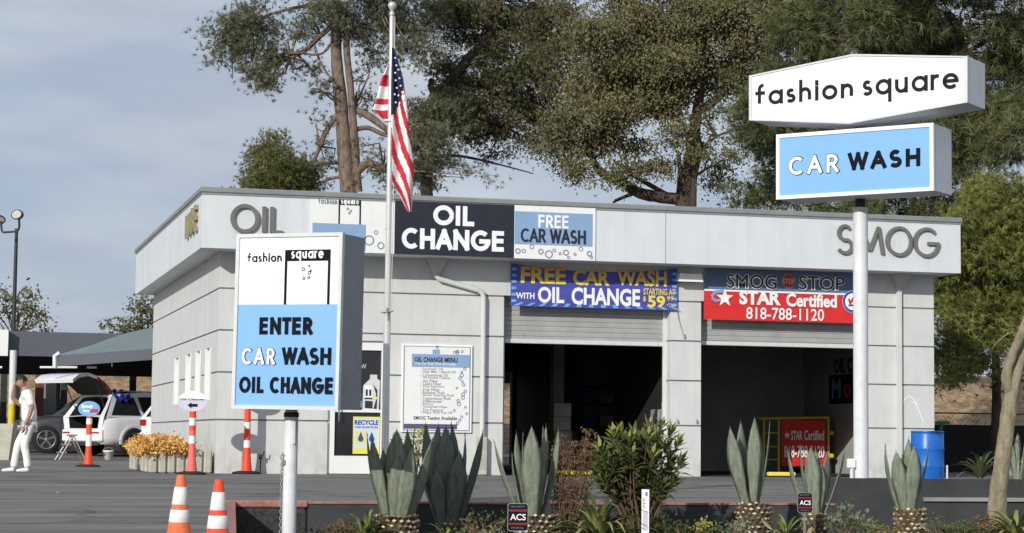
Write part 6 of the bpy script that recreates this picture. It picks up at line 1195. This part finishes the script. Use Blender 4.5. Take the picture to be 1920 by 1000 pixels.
for x0, x1 in ((75, 145), (163, 181), (-20, 4)):
    p, q = at(x0, 689, 56.5), at(x1, 689, 56.5); lt = MB(); lt.tube([p, q], .03, 8); k = tag(lt.build('light_tube', M['tube']), {75: 'long white tube light hanging under the awning edge', 163: 'short white tube light right of the longer one under the awning', -20: 'white tube light at the far left edge under the carport'}[x0], 'tube light', 'tube lights under the canopies')
aw = thing('fabric_awning', 'teal grey fabric awning sloping up towards the building end', 'awning', (at(200, 660, 54).x, at(200, 660, 54).y, .1)); b = MB(); vs = []
NU = 16
for i in range(NU+1):
    u = i/NU; A = at(106, 667, 54)*(1-u)+at(345, 650, 54)*u; x = 106+(345-106)*u; ytop = 665-48*(1-(1-u)**2.1)-8*u; B = at(x+30*(1-u), ytop, 57.5); C_ = Vector((B.x+.3, B.y+4, A.z))
    vs += [A, A.lerp(B, .5)+Vector((0, 0, .06)), B, B.lerp(C_, .5)+Vector((0, 0, .1)), C_]
b.add(vs, [(i*5+j, (i+1)*5+j, (i+1)*5+j+1, i*5+j+1) for i in range(NU) for j in range(4)], 0, True); b.build('fabric', M['awn'], aw)
b = MB(); A, B = at(106, 667, 54), at(345, 650, 54); b.add([A, B, B-Vector((0, 0, .28)), A-Vector((0, 0, .28)), A+FH*.06, B+FH*.06, B+FH*.06-Vector((0, 0, .28)), A+FH*.06-Vector((0, 0, .28))], [(3, 2, 1, 0), (4, 5, 6, 7), (0, 1, 5, 4), (2, 3, 7, 6)]); b.build('valance', M['canop'], aw)
b = MB(); p = at(103, 690, 54); b.tube([p, at(103, 668, 54), at(112, 662, 54)], .06, 8); b.build('corner_bracket', M['sframe'], aw)
b = MB(); p = at(210, 688, 54); b.tube([p, at(210, 665, 54)], .012, 6); b.build('hanger_rod', M['galv'], aw)
b = MB(); q = at(345, 700, 54); b.tube([(q.x, q.y, 0), at(345, 652, 54)], .06, 8); q = at(110, 700, 62); b.tube([(q.x, q.y, 0), (q.x, q.y, at(110, 668, 60).z)], .06, 8); b.build('post', M['dark'], aw)
p = at(20, 800, 76); pt = at(20, 431, 76); ls = thing('lamp_post', 'tall slim lamp post with two floodlight heads at the far left', 'lamp post', (p.x, p.y, .1)); b = MB(); b.tube([(p.x, p.y, 0), (p.x, p.y, pt.z+.1)], [.09, .06], 12); b.build('pole', M['dark'], ls)
b = MB(); P = [at(36, 405, 76), at(36, 428, 76), at(33, 434, 76), at(20, 435, 76), at(6, 436, 76), at(3, 432, 76), at(2, 415, 76)]; b.tube(P, .04, 8); b.build('cross_arm', M['dark'], ls)
for x, y, rot in ((33, 403, -1), (-3, 412, 1)):
    c = at(x, y, 76); b = MB(); ax = (-FH*.75+RH*.35*rot+Vector((0, 0, .12 if rot < 0 else -.5))).to_track_quat('-Z', 'Y').to_matrix() @ Matrix.Diagonal((1, .72, 1)); b.lathe(c, [(0, .2), (.12, .18), (.22, .08), (.26, -.03), (.25, -.06)], 16, axis=ax); hd_ = b.build('lamp_head', M['dark'], ls); b = MB(); b.lathe(c, [(.205, -.066), (.0, -.068)], 16, axis=ax); b.build('lens', M['soffit'], hd_)
p = at(6, 858, 52); b = MB(); k = 52/F; fr = Fr(at(0, 858, 52)-FH*0+Vector((0, 0, gz(p.y)-at(0, 858, 52).z)), RH, (0, 0, 1)); b.prism([(-40*k, 0), (16*k, 0), (23*k, 68*k), (-40*k, 68*k)], fr, -.5, 0); tag(b.build('concrete_barrier', M['stone']), 'pale concrete barrier block at the far left edge behind the man', 'barrier')
# ---------------------------------------------------------------- the man
pp = onZ(46, 886, 0); HS = 1.80
mn = thing('person', 'man dressed all in white walking left, one hand raised to his face', 'person', (pp.x, pp.y, gz(pp.y)), None, math.atan2(-RH.y, -RH.x)+R_(12))
# local frame: x the way he faces, y his left (towards the camera), z up
def mirror(n): return n
body = [((-.06, 0, .95), .10), ((-.05, 0, 1.10), .09), ((-.03, 0, 1.28), .10), ((-.01, 0, 1.42), (.10, .08)), ((.03, 0, 1.50), .065), ((.07, 0, 1.57), .062),
        ((-.02, .19, 1.43), .062), ((-.10, .25, 1.19), .050), ((-.05, .25, 1.0), .040), ((.0, .245, .90), .032), ((.02, .24, .86), .03),
        ((.02, -.19, 1.43), .062), ((.12, -.24, 1.22), .050), ((.26, -.16, 1.36), .040), ((.24, -.09, 1.50), .030), ((.235, -.07, 1.535), .028),
        ((-.05, .1, .86), .085), ((.02, .10, .50), .06), ((-.06, .10, .10), .048), ((-.06, -.1, .86), .085), ((.13, -.09, .52), .06), ((.20, -.09, .11), .048)]
ed = [(0, 1), (1, 2), (2, 3), (3, 4), (4, 5), (3, 6), (6, 7), (7, 8), (8, 9), (9, 10), (3, 11), (11, 12), (12, 13), (13, 14), (14, 15), (0, 16), (16, 17), (17, 18), (0, 19), (19, 20), (20, 21)]
bo = skin('body', body, ed, M['skinm'], mn)
def head(o, c, yawt, pitch):
    Mh = Matrix.Translation(c) @ Matrix.Rotation(yawt, 4, 'Z') @ Matrix.Rotation(pitch, 4, 'Y'); mb = MB(); nu, nv = 24, 18; vs = []
    for i in range(nv+1):
        th = math.pi*i/nv
        for j in range(nu):
            ph = 2*math.pi*j/nu; x, y, z = math.sin(th)*math.cos(ph), math.sin(th)*math.sin(ph), math.cos(th); X = .10*x; Yy = .076*y; Z = .118*z
            if z < 0: Yy *= 1-.32*z*z; X = X*(1-.12*z*z)+.012*(-z)
            if x > .5 and abs(y) < .85:
                nose = math.exp(-((y/.16)**2+((z+.12)/.16)**2)); X += .024*nose; eye = math.exp(-(((abs(y)-.36)/.14)**2+((z-.06)/.09)**2)); X -= .010*eye; X += .006*math.exp(-((y/.28)**2+((z+.52)/.1)**2)); X += .008*math.exp(-((y/.5)**2+((z-.2)/.07)**2))
            vs.append(Mh @ Vector((X, Yy, Z)))
    mb.add(vs, [(i*nu+j, i*nu+(j+1) % nu, (i+1)*nu+(j+1) % nu, (i+1)*nu+j) for i in range(nv) for j in range(nu)], 0, True)
    for s_ in (1, -1): mb.tube([Mh @ Vector((-.005, s_*.074, -.03)), Mh @ Vector((-.015, s_*.088, .0)), Mh @ Vector((-.012, s_*.084, .035))], [.012, .018, .012], 8)
    hd_o = mb.build('head', M['skinm'], o, True)
    hb = MB(); vs = []; nv2 = 9
    for i in range(nv2+1):
        th = math.pi*.56*i/nv2
        for j in range(nu):
            ph = 2*math.pi*j/nu; x, y, z = math.sin(th)*math.cos(ph), math.sin(th)*math.sin(ph), math.cos(th); cut = .30 if x > .25 else -.25; z = max(z, cut+.0) if x > .25 else z; vs.append(Mh @ Vector((.108*x-.004, .083*y, .127*z+.002)))
    hb.add(vs, [(i*nu+j, i*nu+(j+1) % nu, (i+1)*nu+(j+1) % nu, (i+1)*nu+j) for i in range(nv2) for j in range(nu)], 0, True); hb.build('hair', M['hair'], hd_o, True)
    fb = MB()
    for s_ in (1, -1): fb.lathe(Mh @ Vector((.088, s_*.03, .010)), [(0, -.006), (.009, -.003), (.009, .003), (0, .006)], 8); fb.tube([Mh @ Vector((.098, s_*.014, .026)), Mh @ Vector((.094, s_*.045, .028))], .005, 5)
    fb.tube([Mh @ Vector((.090, -.022, -.062)), Mh @ Vector((.097, 0, -.060)), Mh @ Vector((.090, .022, -.062))], .005, 5); fb.build('eyes_and_mouth', M['hair'], hd_o, True)
head(mn, Vector((.10, 0, 1.655)), 0, R_(22))
def hand(nm, wrist, d, nrm, curl):                        # palm, five fingers
    wrist, d, nrm = Vector(wrist), Vector(d).normalized(), Vector(nrm).normalized(); sd = d.cross(nrm).normalized(); nd = [(wrist, (.026, .018)), (wrist+d*.05, (.036, .016)), (wrist+d*.085, (.036, .014))]; e = [(0, 1), (1, 2)]
    o = skin(nm, [(tuple(p), r) for p, r in nd], e, M['skinm'], mn, 1)
    for k, (off, ln) in enumerate(((-.03, .062), (-.010, .075), (.010, .07), (.03, .055))):
        p = wrist+d*.088+sd*off; p1 = p+(d+nrm*curl*.4).normalized()*ln*.5; p2 = p1+(d*(1-curl*.6)+nrm*curl).normalized()*ln*.5; skin('finger', [(tuple(p-d*.02), .0085), (tuple(p), .0085), (tuple(p1), .008), (tuple(p2), .0065)], [(0, 1), (1, 2), (2, 3)], M['skinm'], o, 1)
    p = wrist+d*.03-sd*.032; skin('thumb', [(tuple(p+sd*.012), .011), (tuple(p+d*.03-sd*.02+nrm*.01), .010), (tuple(p+d*.06-sd*.014+nrm*.02), .008)], [(0, 1), (1, 2)], M['skinm'], o, 1)
hand('left_hand', (.02, .24, .86), (.12, 0, -1), (.9, -.5, 0), .5); hand('right_hand', (.235, -.07, 1.535), (-.25, .25, 1), (-1, .2, 0), .55)
sh = [((-.06, 0, .90), (.158, .155)), ((-.055, 0, 1.0), (.155, .15)), ((-.045, 0, 1.15), (.155, .15)), ((-.02, 0, 1.32), (.17, .15)), ((-.005, 0, 1.43), (.15, .11)), ((.02, 0, 1.495), (.078, .075)), ((-.02, .20, 1.425), .085), ((-.075, .245, 1.25), .073), ((-.09, .253, 1.20), .07), ((.02, -.20, 1.425), .085), ((.09, -.235, 1.27), .073), ((.105, -.24, 1.24), .07)]
skin('shirt', sh, [(0, 1), (1, 2), (2, 3), (3, 4), (4, 5), (4, 6), (6, 7), (7, 8), (4, 9), (9, 10), (10, 11)], M['cloth'], mn)
tr_ = [((-.06, 0, .93), (.145, .14)), ((-.05, .09, .84), .112), ((.02, .10, .50), .08), ((-.03, .10, .28), .07), ((-.06, .10, .07), .074), ((-.06, -.09, .84), .112), ((.13, -.09, .52), .08), ((.17, -.09, .30), .07), ((.20, -.09, .07), .074)]
skin('trousers', tr_, [(0, 1), (1, 2), (2, 3), (3, 4), (0, 5), (5, 6), (6, 7), (7, 8)], M['cloth'], mn)
for x, y in ((-.09, .10), (.17, -.09)):
    skin('shoe', [((x, y, .05), (.048, .05)), ((x+.09, y, .045), (.05, .042)), ((x+.19, y, .034), (.046, .032)), ((x+.245, y, .03), (.034, .024))], [(0, 1), (1, 2), (2, 3)], M['shoe'], mn)
wt = MB(); wt.tube([(.0, .245, .885), (.005, .244, .91)], .043, 14); wt.build('wristwatch', M['dark'], mn)
# litter on the lot, more low planting, more in the bays
for px, py, lab in ((265, 967, 'crumpled white paper scrap on the asphalt left of the cones'), (108, 928, 'small grey leaf like scrap on the asphalt below the man')):
    q = onZ(px, py, -.12); q = onZ(px, py, gz(q.y)); b = MB(); vs = [q+Vector((.05*math.cos(i*1.05)*random.uniform(.6, 1.2), .08*math.sin(i*1.05), .008+.03*random.random())) for i in range(6)]; b.add(vs+[q+Vector((0, 0, .045))], [(i, (i+1) % 6, 6) for i in range(6)]); tag(b.build('paper_scrap', M['signface'] if px > 200 else M['greytxt']), lab, 'litter')
for lab, d, lst, mats in (('low dark green shrub under the left agave beside the post', 23.2, [(600, 1004, 34, 12, .8), (640, 998, 20, 10, .7)], ['ol1', 'dryb']), ('dry tangled shrub below the right hand end of the shaded agave', 23.4, [(870, 1004, 30, 14, .9), (905, 1008, 20, 10, .8)], ['shr1', 'dryb']),
    ('brown and green low shrub right of the white marker stake', 23.6, [(1250, 996, 30, 16, .8), (1230, 985, 16, 14, .6)], ['ol1', 'dryb']), ('scrubby green shrub at the right of the brown dry shrub', 24.2, [(1790, 1000, 26, 12, .8), (1812, 992, 18, 12, .7)], ['shr1', 'ol1'])):
    bush(lab, d, lst, [M[k] for k in mats], leaf=(.05, .016), needle=True, base=(lst[0][0], 1014))
lf2 = thing('car_lift', 'dark two post car lift standing deep in the first bay', 'lift', (7, 7, .02))
for x in (6.0, 8.6): b = MB(); b.box((x, 7, .021), (x+.25, 7.3, 3.4)); b.build('lift_post', M['sside'], lf2)
b = MB(); b.box((6.25, 7.05, 3.2), (8.6, 7.25, 3.38)); b.build('lift_beam', M['sside'], lf2)
wb = thing('work_bench', 'metal work bench with tools along the back of the first bay', 'bench', (6.1, 11.5, .02)); b = MB(); b.box((5.4, 11.4, .85), (6.8, 12.2, .92)); b.build('bench_top', M['galv'], wb)
for x in (5.45, 6.7): b = MB(); b.box((x, 11.5, .021), (x+.06, 12.1, .849)); b.build('leg', M['dark'], wb)
dr2 = thing('oil_drum', 'dark red oil drum on the floor inside the first bay', 'drum', (8.1, 4.4, .02)); b = MB(); b.lathe((8.1, 4.4, .021), [(.28, 0), (.29, .02), (.29, .29), (.3, .3), (.29, .32), (.29, .58), (.3, .59), (.29, .61), (.29, .88), (.27, .87), (0, .87)], 20); b.build('drum_body', M['rust'], dr2)
